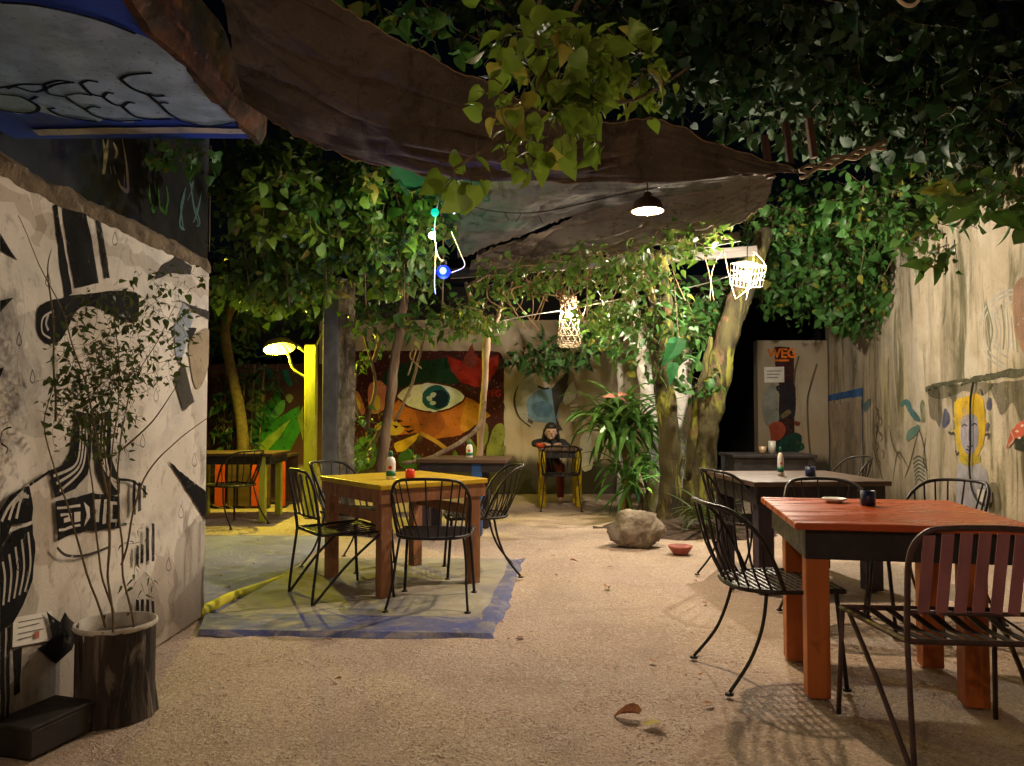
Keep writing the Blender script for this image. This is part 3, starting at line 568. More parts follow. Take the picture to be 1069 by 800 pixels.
# WEG wall, doorway void, right wall
XW0, XW1 = at(791, 400, 12).x, 4.95
pw = thing('end_wall', 'narrow end wall with a maroon stripe and orange tag beside the dark doorway', 'wall', (4.4, 12.1, 0))
mb = MB(); mb.box(((XW0 + XW1) / 2, 12.1, 1.17), (XW1 - XW0, .2, 2.34)); mb.build('wall_body', M['backwall'], pw)
mu = Mural((0, 12.0, 0), (0, -1, 0)); ZW = (760, 340, 5.0)
mu.poly([(240, 110), (320, 112), (345, 150), (348, 480), (345, 700), (270, 700), (262, 480), (270, 330), (245, 200)], (.06, .022, .022), tf=ZW)
mu.poly([(240, 330), (270, 310), (345, 300), (350, 470), (300, 480), (265, 500), (268, 360)], (.035, .03, .035), True, tf=ZW)
mu.poly([(175, 380), (240, 300), (262, 420), (262, 500), (200, 520)], (.28, .29, .25), True, tf=ZW)
mu.poly([(215, 520), (265, 500), (300, 530), (290, 575), (230, 620), (222, 560)], (.42, .09, .045), True, tf=ZW)
mu.poly([(200, 640), (260, 600), (340, 560), (380, 570), (385, 600), (370, 660), (330, 700), (220, 690)], (.02, .06, .045), True, tf=ZW)
mu.poly([(360, 630), (390, 615), (400, 640), (372, 656)], (.02, .09, .05), True, tf=ZW)
mu.poly([(275, 470), (310, 440), (330, 455), (290, 485)], (.2, .16, .07), True, tf=ZW)
mu.poly([(350, 500), (378, 505), (370, 525), (350, 520)], (.2, .06, .03), True, tf=ZW)
for pts in ([(465, 200), (430, 320), (415, 400), (420, 560), (432, 690)], [(370, 160), (350, 240), (345, 300)]): mu.stroke(pts, .03, (.12, .1, .06), tf=ZW)
mu.stroke([(236, 182), (318, 182)], .03, (.75, .2, .02), tf=ZW, smooth=False)
mu.build('stripe_mural', pw)
c = at(760 + 277 / 5, 340 + 148 / 5, 12)
mtx = Matrix.Translation(Vector((c.x, 11.97, c.z))) @ Matrix.Rotation(R(90), 4, 'X') @ Matrix.Shear('XY', 4, (.12, 0)) if False else Matrix.Translation(Vector((c.x, 11.97, c.z))) @ Matrix.Rotation(R(90), 4, 'X')
vs, fs = text_mesh('WEG', .2, mtx); mb = MB(); 
for dx, dz in ((0, 0), (.006, .002)): mb.add([v + V3(dx, -.0004 * (dx * 100 + 2), dz) for v in vs], fs)
mb.build('tag_lettering', paint((.78, .2, .015)), pw)
mu = Mural((0, 12.0, 0), (0, -1, 0), .02, .001, jit=0)
mu.poly([(188, 217), (293, 215), (294, 296), (190, 298)], M['paper'], tf=ZW)
for k in range(3): mu.stroke([(202, 238 + 17 * k), (280 - 9 * k, 237 + 17 * k)], .014, M['ink'], tf=ZW, smooth=False)
tag(mu.mb.build('wall_sign', mu.mats), 'white rectangular paper sign under the orange tag on the end wall', 'sign')

rm = thing('dark_outbuilding', 'unlit outbuilding seen as a black doorway behind the leaning trunk', 'building', (3.3, 14, 0))
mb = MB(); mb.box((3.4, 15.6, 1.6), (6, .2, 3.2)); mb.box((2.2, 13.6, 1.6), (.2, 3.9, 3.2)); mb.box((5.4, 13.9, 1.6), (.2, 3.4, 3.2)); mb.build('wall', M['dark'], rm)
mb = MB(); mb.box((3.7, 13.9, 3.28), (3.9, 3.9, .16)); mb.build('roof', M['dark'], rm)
mb = MB(); mb.box((3.6, 13.0, .12), (2.6, 1.6, .24)); mb.build('doorstep', M['greyconc'], rm, bevel=.01)
mb = MB(); mb.box((3.5, 15.42, 1.0), (.9, .05, 2.0)); mb.build('door', mat('dark_door', (.03, .028, .026), (.04, .035, .03), 4), rm)

RA, RB = Vector((5.0, 12.2, 0)), Vector((3.3, .8, 0)); rd = (RB - RA).normalized(); rn = Vector((rd.y, -rd.x, 0))
if rn.x > 0: rn = -rn
rw = thing('side_wall', 'tall mouldy beige side wall with faded murals on the right', 'wall', (4.3, 6.5, 0))
mb = MB(); mb.prism([RA, RB, RB - rn * .25, RA - rn * .25], (0, 0, 3.35)); mb.build('wall_body', M['rightwall'], rw)
mu = Mural(RA, rn, wear=.62, jit=.012); ZR = (780, 220, 2.858); ZS = (940, 360, 4.444); ZQ = (820, 380, 5.0)
mu.wear = .3
mu.poly([(212, 165), (400, 125), (400, 168), (214, 196)], (.045, .12, .3), tf=ZQ)
mu.stroke([(215, 195), (232, 380), (238, 590)], .03, (.03, .06, .12), tf=ZQ); mu.stroke([(402, 125), (402, 350), (408, 600)], .035, (.03, .06, .12), tf=ZQ)
mu.wear = .6; mu.poly([(225, 215), (395, 185), (400, 590), (245, 590)], (.46, .36, .26), tf=ZQ)
for pts in ([(470, 220), (490, 300), (470, 420), (500, 560)], [(490, 260), (480, 330), (500, 380)], [(450, 400), (470, 480), (520, 640)], [(560, 620), (580, 480), (600, 470), (640, 540)], [(600, 500), (560, 420), (540, 320)], [(620, 600), (650, 520), (690, 360)], [(690, 330), (720, 420), (745, 640)], [(735, 360), (720, 500), (745, 560)]): mu.stroke(pts, .035, (.13, .1, .055), tf=ZQ, taper=True)
for k in range(7): mu.stroke([(665 + 2 * k, 500 + 22 * k), (695, 482 + 20 * k), (728, 505 + 20 * k)], .018, (.06, .1, .06), tf=ZQ)
for x, y in ((470, 250), (490, 300), (466, 340), (492, 380), (470, 430), (500, 470), (480, 520)): mu.stroke([(x, y - 25), (x + 14, y), (x + 4, y + 28)], .035, (.16, .1, .06), tf=ZQ, taper=True)
mu.poly([(605, 225), (600, 205), (625, 185), (650, 200), (660, 235), (690, 265), (700, 300), (670, 290), (640, 250), (625, 215)], (.05, .16, .17), True, tf=ZQ)
mu.poly([(632, 400), (640, 350), (690, 320), (700, 345), (668, 380)], (.11, .22, .17), True, tf=ZQ)
mu.poly([(705, 205), (722, 195), (728, 290), (708, 300)], (.1, .15, .06), True, tf=ZQ)
mu.poly([(404, 215), (440, 180), (440, 215), (415, 250)], (.12, .22, .24), True, tf=ZQ)
mu.build('faded_murals', rw)
# proud lower plaster coat with a mossy top edge, sun-haired figure on it
LT = [mu.hit(x, y, 0) for x, y in ((970, 406), (985, 402), (1005, 399.5), (1030, 395), (1055, 391), (1095, 384))]
near = RA + rd * 8.5; LT.append(V3(near.x, near.y, LT[-1].z + .2)); bot = [V3(LT[-1].x, LT[-1].y, 0), V3(LT[0].x, LT[0].y, 0)]
mb = MB(); mb.prism(LT + bot, rn * .03); mb.build('lower_coat', M['rightwall'], rw, bevel=.006)
mb = MB(); pts = [q + rn * .026 for q in catmull(LT[:-1], 10)]
rows = [[q + rn * (.008 * mnoise.noise(q * 9) + a_) + V3(0, 0, b_ + .02 * mnoise.noise(q * 6 + V3(k, 0, 0)) + .012 * mnoise.noise(q * 19)) for q in pts] for k, (a_, b_) in enumerate(((-.026, .035), (-.006, .026), (.007, .0), (.008, -.03)))]
mb.patch(rows); mb.build('mossy_edge', M['moss'], rw, smooth=True)
mu = Mural(RA, rn, base=.0325, step=.0002, wear=.5, jit=.01)
DM = (.05, .045, .02)
_w = mu.wear; mu.wear = .92
for pts in ([(130, 205), (175, 198), (192, 300), (182, 380), (160, 350), (135, 330)], [(420, 185), (560, 165), (660, 150), (660, 330), (600, 300), (560, 360), (520, 270), (470, 330), (440, 260)], [(130, 205), (300, 180), (420, 178), (420, 210), (360, 240), (300, 215), (200, 250), (140, 240)], [(380, 690), (440, 640), (470, 760), (400, 800)], [(560, 480), (640, 500), (640, 760), (580, 700)]): mu.poly(pts, DM, True, tf=ZS)
mu.wear = _w
for k in range(13): a_ = R(150 + 20 * k); mu.poly([(322 + 55 * math.cos(a_ - .16), 390 + 120 * math.sin(a_ - .16)), (322 + 82 * math.cos(a_ + .06), 375 + 172 * math.sin(a_ + .06)), (322 + 55 * math.cos(a_ + .16), 390 + 120 * math.sin(a_ + .16))], (.6, .38, .03), tf=ZS)
mu.poly([(255, 270), (290, 245), (350, 230), (385, 262), (392, 400), (372, 490), (330, 540), (280, 520), (258, 440)], (.62, .4, .03), True, tf=ZS)
mu.poly([(255, 270), (250, 330), (275, 540), (330, 555), (372, 540), (340, 505), (290, 500)], (.5, .36, .05), True, tf=ZS)
mu.poly([(262, 590), (285, 540), (350, 548), (400, 590), (405, 700), (400, 790), (268, 790)], (.37, .35, .38), True, tf=ZS)
mu.poly([(274, 510), (300, 520), (330, 545), (368, 510), (362, 545), (320, 562), (284, 548)], (.42, .33, .04), True, tf=ZS)
mu.poly([(280, 360), (300, 325), (325, 320), (350, 332), (360, 370), (358, 465), (322, 516), (283, 462)], (.3, .29, .37), True, tf=ZS)
for pts in ([(284, 380), (298, 370), (310, 378)], [(330, 376), (345, 366), (355, 374)], [(310, 470), (322, 476), (336, 468)], [(305, 485), (322, 492)], [(320, 385), (318, 440), (326, 446)]): mu.stroke(pts, .014, (.03, .025, .04), tf=ZS)
for q in ([(195, 385), (195, 330), (208, 292), (228, 335), (222, 368)], [(400, 300), (402, 262), (418, 250), (418, 300)], [(396, 400), (400, 362), (410, 365), (408, 395)]): mu.poly(q, (.07, .08, .14), True, tf=ZS)
for pts in ([(222, 405), (235, 412), (250, 408)], [(392, 418), (410, 415), (405, 440)], [(255, 490), (262, 510), (272, 500)], [(225, 225), (235, 250)], [(370, 205), (380, 235)]): mu.stroke(pts, .025, (.05, .045, .05), tf=ZS)
mu.poly([(492, 480), (508, 420), (540, 370), (610, 330), (660, 340), (660, 440), (560, 425), (530, 445), (500, 478)], (.48, .1, .06), True, tf=ZS)
mu.poly([(530, 440), (570, 425), (660, 440), (660, 490), (540, 488), (528, 465)], (.025, .03, .02), True, tf=ZS)
for p in ((540, 400), (565, 375), (552, 430)): mu.blob(p, 9, 6, (.6, .5, .4), 8, tf=ZS)
mu.stroke([(510, 400), (525, 440), (500, 470)], .02, (.5, .3, .2), tf=ZS)
mu.build('sun_figure', rw)
mu = Mural(RA, rn, wear=.66, jit=.012)
for k, rr in enumerate((38, 34, 27)):
    mu.stroke([(1062 + rr * math.cos(a) * 1.05, 345 + rr * math.sin(a) * 1.12) for a in np.linspace(1.9, 5.2, 14)], .018, (.55, .52, .45))
for k in range(7): mu.stroke([(1030 + 5 * k, 318 + 6 * (k % 3)), (1036 + 4 * k, 345), (1032 + 5 * k, 368 - 3 * (k % 2))], .02, (.52, .5, .43) if k % 3 else (.2, .24, .13))
mu.poly([(1058, 300), (1075, 296), (1075, 368), (1060, 352)], (.35, .2, .13), True)
mu.build('chalk_circle', rw)
mb = MB(); mb.tube(catmull([mu.hit(x, y, .06) for x, y in ((1016, 399), (1013, 420), (1013, 460), (1012, 490), (1016, 515), (1025, 527), (1033, 524))], 5), .009, 6)
tag(mb.build('wall_cable', M['cableblack']), 'black cable running down across the sun-haired painted face', 'cable')
mb = MB(); p = mu.hit(1028, 518, .07); mb.box(p, (.07, .14, .1), math.atan2(rd.y, rd.x) - R(90)); tag(mb.build('socket_box', M['greyplastic'], bevel=.008), 'small grey socket box low on the mouldy side wall', 'socket')

# neighbouring house far behind, a few cool lit windows showing through the leaves
nh = thing('neighbour_house', 'dark neighbouring house with small lit windows beyond the back wall', 'house', (-3, 17, 0))
mb = MB(); mb.box((-3.5, 17.2, 2.0), (12, .4, 4.0)); mb.build('wall', M['housedark'], nh)
mb = MB(); mb.prism([(-9.7, 16.5, 4), (2.7, 16.5, 4), (2.7, 18, 4.7), (-9.7, 18, 4.7)], (0, 0, .12)); mb.build('roof', M['dark'], nh)
for (px, py, wpx, hpx) in ((430, 357, 13, 5),):
    c = at(px, py, 16.97); mb = MB(); mb.box(c, (wpx / 800 * 17, .06, hpx / 800 * 17)); mb.build('window', M['windowlit'], nh)

# pillar, post
a = at(350, 500, 8.0); pl = thing('concrete_pillar', 'square grey concrete pillar with one rough face behind the yellow post', 'pillar', (a.x, 8.1, 0)); th = R(-36)
mb = MB(); mb.box((a.x, 8.1, 1.31), (.236, .236, 2.62), th); mb.build('shaft', M['greyconc'], pl, bevel=.012)
M['roughface'] = mat('rough_mossy_render', (.2, .17, .125), (.1, .085, .06), 9, .95, .9, 22, bdist=.04, stains=[((.06, .05, .03), (6, 6, 2.5), .52, .64, .7), ((.36, .33, .28), (9, 9, 4), .56, .66, .6)])
nx = Vector((math.cos(th), math.sin(th), 0)); mb = MB(); tv = Vector((-nx.y, nx.x, 0)); cc = V3(a.x, 8.1, 0) + nx * .119
mb.patch([[cc + tv * (.116 * u) + nx * (.012 + .012 * mnoise.noise(V3(u * 2, z * 3, 1)) + .008 * mnoise.noise(V3(u * 7, z * 9, 1))) + V3(0, 0, z) for u in np.linspace(-1, 1, 12)] for z in np.linspace(0, 2.6, 90)]); mb.build('rough_face', M['roughface'], pl, smooth=True)
pp = thing('lamp_post', 'square yellow green post carrying the yellow dome lamp', 'post', (at(324, 430, 8.9).x, 8.9, 0))
mb = MB(); x = at(324.5, 430, 8.9).x; mb.box((x, 8.9, 1.0), (.13, .1, 2.0)); mb.build('post', M['yellowgreen'], pp, bevel=.006)
mb = MB(); mb.tube(catmull([V3(x - .06, 8.88, 1.62), V3(x - .2, 8.86, 1.72), V3(x - .26, 8.85, 1.9), V3(x - .33, 8.85, 1.99)], 5), .016, 6); mb.tube([V3(x - .05, 8.88, 1.9), V3(x - .2, 8.86, 2.02)], .02, 6); mb.tube([V3(x + .06, 8.88, 1.98), V3(x + .14, 8.88, 2.18)], .012, 5); mb.build('arm', M['yellowgreen'], pp, smooth=True)

# ================================================================== FURNITURE
def rect_table(name, label, cat, fl, ang, wu, wv, h, topmat, apronmat, legmat, th=.035, leg=.075, lu=(.05, .05), lv=(.05, .05), apron=.09, group=None, rails=False, over=.03, z0=0):
    """fl: world front-left corner of the tabletop; lu/lv: leg inset from each end"""
    u = Vector((math.cos(ang), math.sin(ang), 0)); v = Vector((-u.y, u.x, 0)); fl = Vector((fl[0], fl[1], z0)); c = fl + u * wu / 2 + v * wv / 2
    t = thing(name, label, cat, c, group)
    mb = MB(); mb.box(c + V3(0, 0, h - th / 2), (wu, wv, th), ang); mb.build('tabletop', topmat, t, bevel=.006)
    zt = h - th; za = zt - apron / 2
    mb = MB()
    U0, U1, V0, V1 = over, wu - over, over, wv - over
    P = lambda a, b, z: fl + u * a + v * b + V3(0, 0, z)
    mb.box(P((U0 + U1) / 2, V0 + .011, za - .001), (U1 - U0, .022, apron), ang); mb.box(P((U0 + U1) / 2, V1 - .011, za - .001), (U1 - U0, .022, apron), ang)
    mb.box(P(U0 + .011, (V0 + V1) / 2, za - .001), (.022, V1 - V0 - .05, apron), ang); mb.box(P(U1 - .011, (V0 + V1) / 2, za - .001), (.022, V1 - V0 - .05, apron), ang)
    mb.build('apron', apronmat, t, bevel=.003)
    ls = {}
    for i, a in enumerate((lu[0], wu - lu[1])):
        for j, b in enumerate((lv[0], wv - lv[1])):
            mb = MB(); mb.box(P(a, b, (zt - .004) / 2), (leg, leg, zt - .004), ang); mb.build('leg', legmat, t, bevel=.005)
    if rails:
        for a in (lu[0], wu - lu[1]):
            mb = MB(); mb.box(P(a, wv / 2, zt - .19), (.022, wv - lv[0] - lv[1] - leg, .07), ang); mb.build('rail', legmat, t, bevel=.003)
    return t
PADZ = .01
rect_table('dining_table', 'square yellow topped table with salmon wooden legs on the concrete pad', 'table', (-.85, 4.97), R(38), .86, .93, .735, M['yellowtop'], M['terrawood'], M['terrawood'], lu=(.06, .09), lv=(.06, .08), rails=True, over=.012, z0=PADZ, leg=.08)
rect_table('dining_table', 'large orange red table with black apron and orange legs in the foreground', 'table', (1.2, 3.27), R(-10), .96, 1.0, .75, M['orange'], M['blackwood'], M['orangeleg'], th=.03, leg=.095, lu=(.10, .24), lv=(.10, .40), apron=.13, over=.05)
rect_table('dining_table', 'dark brown table with purple legs standing behind the orange one', 'table', (1.62, 5.15), R(4), .96, .95, .75, M['brownwood'], M['blackwood'], M['purplewood'], leg=.11, lu=(.1, .1), lv=(.1, .1), apron=.12)
rect_table('side_table', 'low black bench table farther back before the end wall', 'table', (at(765, 476, 8.2).x, 8.2), R(-1), .9, .6, .76, M['blackwood'], M['blackwood'], M['blackwood'], leg=.08, lu=(.06, .06), lv=(.06, .06), apron=.16)
_t = rect_table('dining_table', 'dark table with one blue leg behind the yellow topped table', 'table', (-.95, 7.6), R(-6), .9, .7, .75, M['brownwood'], M['blackwood'], M['purplewood'], leg=.1, lu=(.08, .3), lv=(.08, .08))
BLUE = [c_.name for c_ in _t.children if c_.name.startswith('leg')][2]
rect_table('dining_table', 'dark table by the edge of the white wall under the yellow lamp', 'table', (-3.75, 8.5), R(0), 1.1, .7, .76, M['brownwood'], M['blackwood'], M['yellowgreen'], leg=.07, lu=(.12, .12), lv=(.06, .06))
rect_table('small_table', 'small narrow table with yellow legs where the person sits', 'table', (at(565, 470, 9.85).x - .03, 9.85), 0, .56, .55, .75, M['brownwood'], M['blackwood'], paint((.62, .45, .02)), leg=.075, lu=(.05, .05), lv=(.05, .05))
# orange plank bench
ob = thing('plank_bench', 'bright orange and brown slatted crate bench behind the far left table', 'bench', (-3.25, 9.9, 0))
for k, (m_, wd) in enumerate((('redorange', .12), ('brownwood', .1), ('brownwood', .14), ('redorange', .12), ('brownwood', .05), ('redorange', .12))):
    mb = MB(); xx0 = -3.72 + k * .155; mb.box((xx0, 9.8, .33), (wd, .03, .62)); mb.build('slat', M[m_], ob, bevel=.003)
mb = MB(); mb.box((-3.34, 10.05, .66), (1.0, .5, .035)); mb.box((-3.34, 10.28, .33), (.96, .03, .62)); mb.build('seat', M['brownwood'], ob, bevel=.004)

# ---- chairs (local: faces +Y, origin on the floor under the seat centre)
def rod_chair(label):
    t = thing('iron_chair', label, 'chair'); SW, SD, SH = .23, .22, .43; r = .0085
    mb = MB()
    loop = catmull([V3(-SW + .03, SD, SH), V3(SW - .03, SD, SH), V3(SW, SD - .05, SH), V3(SW, -.06, SH), V3(SW - .07, -SD + .02, SH), V3(0, -SD - .02, SH), V3(-SW + .07, -SD + .02, SH), V3(-SW, -.06, SH), V3(-SW, SD - .05, SH)], 5, True)
    mb.tube(loop + [loop[0]], .011, 6); mb.build('seat_frame', M['black'], t, smooth=True)
    mb = MB()
    for k in range(15):
        y = -SD + .015 + k * .029; wd = SW - .005 if y > -.06 else SW * math.sqrt(max(.08, 1 - ((-.06 - y) / .19) ** 2))
        mb.box((0, y, SH + .002), (2 * wd, .013, .006))
    for k in range(-3, 4): mb.box((k * .06, -.0, SH - .004), (.012, 2 * SD - .05 - abs(k) * .02, .005))
    mb.build('seat', M['black'], t)
    hoop = catmull([V3(-SW, -.05, SH), V3(-SW - .012, -.1, SH + .12), V3(-SW - .015, -.17, SH + .25), V3(-SW + .03, -.27, SH + .345), V3(-.1, -.355, SH + .372), V3(.1, -.355, SH + .372), V3(SW - .03, -.27, SH + .345), V3(SW + .015, -.17, SH + .25), V3(SW + .012, -.1, SH + .12), V3(SW, -.05, SH)], 6)
    mb = MB(); mb.tube(hoop, .0105, 6); mb.build('back_frame', M['black'], t, smooth=True)
    mb = MB()
    for k in range(11):
        f = .2 + .6 * k / 10; top = hoop[int(f * (len(hoop) - 1))]; a = R(200 + 14 * k)
        bot = V3(SW * .97 * math.cos(a), -.03 + .2 * math.sin(a), SH)
        mid = bot.lerp(top, .5) + V3(0, -.015, -.015); mb.tube(catmull([bot, mid, top], 4), .0055, 5)
    mb.build('backrest', M['black'], t, smooth=True)
    for s in (-1, 1):
        mb = MB(); mb.tube([V3(s * (SW - .02), SD - .03, SH), V3(s * (SW + .005), SD + .0, .01)], r + .002, 6); mb.lathe([(.02, 0), (.02, .008)], (s * (SW + .005), SD, 0), 8); mb.build('leg', M['black'], t, smooth=True)
        mb = MB(); mb.tube(catmull([V3(s * (SW - .03), -.12, SH), V3(s * (SW - .01), -.15, .28), V3(s * SW, -.21, .14), V3(s * (SW + .02), -.31, .012)], 5), r, 6); mb.lathe([(.02, 0), (.02, .008)], (s * (SW + .02), -.312, 0), 8); mb.build('leg', M['black'], t, smooth=True)
    return t
def slat_chair(label, iron, slat, nslat=7, sw=.04):
    t = thing('slat_back_chair', label, 'chair'); FW, BW, SD, SH = .29, .22, .23, .43; r = .0095
    mb = MB(); lp = [V3(-FW, SD, SH), V3(FW, SD, SH), V3(BW, -SD, SH), V3(-BW, -SD, SH)]
    mb.tube(lp + [lp[0]], .011, 6); mb.build('seat_frame', iron, t)
    mb = MB()
    for k in range(8):
        f = (k + .5) / 8; a = lp[0].lerp(lp[1], f); b = lp[3].lerp(lp[2], f); mid = a.lerp(b, .5) - V3(0, 0, .02)
        for p, q in ((a, mid), (mid, b)): mb.bar(p, q, .03, .005, up=(0, 0, 1))
    mb.build('seat', M['blackwood'] if iron == M['mauveiron'] else iron, t)
    TB, TZ = -SD - .07, .83
    hoop = catmull([V3(-BW, -SD, SH), V3(-BW - .005, -SD - .02, .58), V3(-BW - .005, -SD - .05, .74), V3(-BW + .04, TB - .004, .815), V3(-BW + .12, TB - .012, TZ), V3(0, TB - .02, TZ + .004), V3(BW - .12, TB - .012, TZ), V3(BW - .04, TB - .004, .815), V3(BW + .005, -SD - .05, .74), V3(BW + .005, -SD - .02, .58), V3(BW, -SD, SH)], 5)
    mb = MB(); mb.tube(hoop, .0105, 6); mb.tube([V3(-BW - .003, -SD - .015, .535), V3(0, -SD - .03, .535), V3(BW + .003, -SD - .015, .535)], .008, 6); mb.build('back_frame', iron, t, smooth=True)
    for k in range(nslat):
        x = -BW + .045 + (2 * BW - .09) * k / (nslat - 1); q = (1 - (x / BW) ** 2)
        mb = MB(); mb.bar(V3(x, -SD - .017 - .012 * q, .53), V3(x, TB - .005 - .016 * q, TZ - .012 - .02 * (1 - q)), .005, sw, up=(1, 0, 0)); mb.build('slat', slat, t, bevel=.0015)
    for s in (-1, 1):
        mb = MB(); mb.tube([V3(s * FW, SD - .02, SH), V3(s * (FW + .012), SD + .01, 0)], r, 6); mb.build('leg', iron, t, smooth=True)
        mb = MB(); mb.tube(catmull([V3(s * BW, -SD, SH), V3(s * (BW + .004), -SD - .03, .2), V3(s * (BW + .006), -SD - .05, .012), V3(s * (BW + .012), -SD - .03, .02), V3(s * (BW + .04), -.06, .24), V3(s * (FW - .01), .17, SH)], 6), r, 6); mb.build('leg', iron, t, smooth=True)
    return t
_used = set()
def place(proto, x, y, face, label, group, z=0):
    """face: heading in degrees, 0 = looks away from the camera, 90 = looks to the right"""
    o = proto if proto.name not in _used else copy_tree(proto)
    _used.add(proto.name)
    o.location = (x, y, z); o.rotation_euler = (0, 0, R(-face)); o['label'] = label; o['group'] = group
    return o
rc = rod_chair('x'); sc1 = slat_chair('x', M['mauveiron'], M['mauve']); sc2 = slat_chair('x', M['black'], M['blackwood'], 5, .03)
G1, G2, G3 = 'iron rod chairs in the courtyard', 'mauve slat chair', 'black slat chair'
place(sc1, 1.60, 2.88, 5, 'chair with mauve wooden back slats nearest the camera at the orange table', 'slat backed chairs')
place(rc, 1.23, 3.62, 86, 'black wire chair seen in profile at the left side of the orange table', G1)
place(rc, 1.86, 4.42, 186, 'black wire chair facing the camera across the orange table', G1)
place(rc, 2.42, 4.5, 243, 'black wire chair at the far right corner of the orange table', G1)
place(rc, 1.75, 5.62, 76, 'black wire chair on the left of the brown table near the mossy trunk', G1)
place(rc, 2.93, 7.1, 268, 'black wire chair standing against the side wall below the blue painted frame', G1)
place(sc2, -1.14, 5.17, 56, 'black slat backed chair on the left of the yellow table', 'slat backed chairs', PADZ)
place(rc, -.5, 4.98, 3, 'black wire chair with its rounded back to the camera at the yellow table', G1, PADZ)
place(rc, -.28, 5.85, 262, 'black wire chair on the right side of the yellow table', G1, PADZ)
place(rc, -1.25, 6.1, 118, 'black wire chair tucked behind the left side of the yellow table', G1, PADZ)
place(rc, -3.05, 8.35, 300, 'black wire chair at the dark table beside the white wall edge', G1)
place(rc, .62, 9.72, 3, 'black wire chair in front of the small yellow legged table', G1)

# ---- things on the tables
def bottle(p, label, h=.17, r=.028, body='white', cap='greencap', group=None):
    t = thing('squeeze_bottle', label, 'bottle', p, group); p = Vector(p)
    mb = MB(); mb.lathe([(r * .9, 0), (r, .01), (r, h * .6), (r * .8, h * .72), (r * .4, h * .8)], p, 16); mb.build('body', M[body], t, smooth=True)
    mb = MB(); mb.lathe([(r * .45, h * .8), (r * .42, h * .93), (r * .2, h)], p, 12); mb.build('cap', M[cap], t, smooth=True)
    mb = MB(); mb.lathe([(r * 1.015, h * .12), (r * 1.015, h * .3)], p, 16); mb.build('band', M['greencap'], t, smooth=True)
    mb = MB(); mb.lathe([(1e-4, 0), (r * .4, 0), (r * .4, .001)], p + V3(0, -r * 1.01, h * .42), 10, M=Matrix.Rotation(R(90), 3, 'X')); mb.build('label_spot', M['redplastic'], t)
    return t
ZT = .735 + PADZ
[setattr(o_, 'data', o_.data.copy()) or o_.data.materials.__setitem__(0, M['blueleg']) for o_ in bpy.data.objects if o_.name == BLUE]
bottle(at(408, 494, 5.42).to_2d().to_3d() + V3(0, 0, ZT), 'white squeeze bottle with green cap on the yellow table', .2, .034)
p = at(428, 492, 5.5); mb = MB(); mb.lathe([(.02, 0), (.034, .005), (.034, .055), (.026, .065)], (p.x, p.y, ZT), 14); tag(mb.build('salt_pot', M['redplastic'], smooth=True), 'small red pot on the yellow table', 'pot')
p = at(490, 486, 7.9); bottle((p.x, 7.9, .75), 'white squeeze bottle standing on the dark table behind the yellow one', .17, .034)
p = at(815, 496, 5.7); bottle((p.x, 5.7, .75), 'tall slim white bottle with green cap on the brown table', .21, .022)
p = at(906, 524, 3.86)
t = thing('cup', 'dark navy cup on the orange table', 'cup', (p.x, p.y, .75)); mb = MB(); mb.lathe([(.028, 0), (.036, .004), (.036, .075), (.032, .075), (.03, .02), (.001, .018)], (p.x, p.y, .75), 18); mb.build('body', M['navy'], t, smooth=True)
p = at(871, 521, 4.0)
t = thing('ashtray', 'small shallow white dish on the orange table', 'dish', (p.x, p.y, .75)); mb = MB(); mb.lathe([(.03, 0), (.058, .014), (.062, .022), (.055, .022), (.035, .008), (.001, .007)], (p.x, p.y, .75), 20); mb.build('body', M['white'], t, smooth=True)
p = at(846, 495, 5.6); t = thing('cup', 'dark navy cup on the brown table', 'cup', (p.x, p.y, .75)); mb = MB(); mb.lathe([(.028, 0), (.036, .004), (.036, .07), (.032, .07), (.03, .02), (.001, .018)], (p.x, p.y, .75), 18); mb.build('body', M['navy'], t, smooth=True)
for q, (px, c_, lb) in enumerate(((806, 'white', 'pale drinking glass on the black bench table'), (796, 'wicker', 'tan clay cup on the black bench table'))):
    p = at(px, 474, 8.4); mb = MB(); mb.lathe([(.03, 0), (.04, .005), (.04, .14 - .06 * q), (.035, .14 - .06 * q), (.033, .02), (.001, .02)], (p.x, 8.4, .76), 14); tag(mb.build('glass' if q == 0 else 'cup', mat('dull_cup', (.28, .26, .22) if q == 0 else (.25, .17, .09), None, 9, .3, 0), smooth=True), lb, 'glass' if q == 0 else 'cup')
p = at(556, 466, 10.05); mb = MB(); mb.lathe([(.04, 0), (.055, .01), (.06, .06), (.054, .06), (.048, .02), (.001, .02)], (p.x + .1, 10.05, .75), 14); tag(mb.build('food_basket', M['redorange'], smooth=True), 'orange red basket on the small table by the person', 'basket')

# ================================================================== POT, BOX, SHRUB (left foreground)
pc = V3(-1.62, 3.17, 0)
pt = thing('stump_planter', 'charred tree stump planter with a white rim beside the mural wall', 'planter', pc)
mb = MB(); rows = []
for z in np.linspace(-.01, .362, 14):
    r_ = []
    for k in range(73):
        a = 2 * math.pi * k / 72; d = V3(math.cos(a) * 3, math.sin(a) * 3, z * 1.2)
        rr = .15 + .012 * mnoise.noise(d) + .008 * mnoise.noise(V3(math.cos(a) * 11, math.sin(a) * 11, z * 1.5)) + .012 * max(0, (.1 - z)) / .1
        r_.append(pc + V3(rr * math.cos(a), rr * math.sin(a), z))
    rows.append(r_)
mb.patch(rows); mb.build('stump', M['potwood'], pt, smooth=True)
mb = MB(); mb.lathe([(.152, .345), (.158, .354), (.156, .364), (.15, .367), (.145, .362), (.141, .3)], pc, 48); mb.f = [f for f in mb.f if len(f) < 10]; mb.mi = [0] * len(mb.f); mb.build('rim', M['potrim'], pt, smooth=True)
mb = MB(); mb.lathe([(.147, .305), (.08, .32), (.0001, .325)], pc, 24); mb.build('soil', M['soil'], pt, smooth=True)
a = on_z(6, 786, 0)
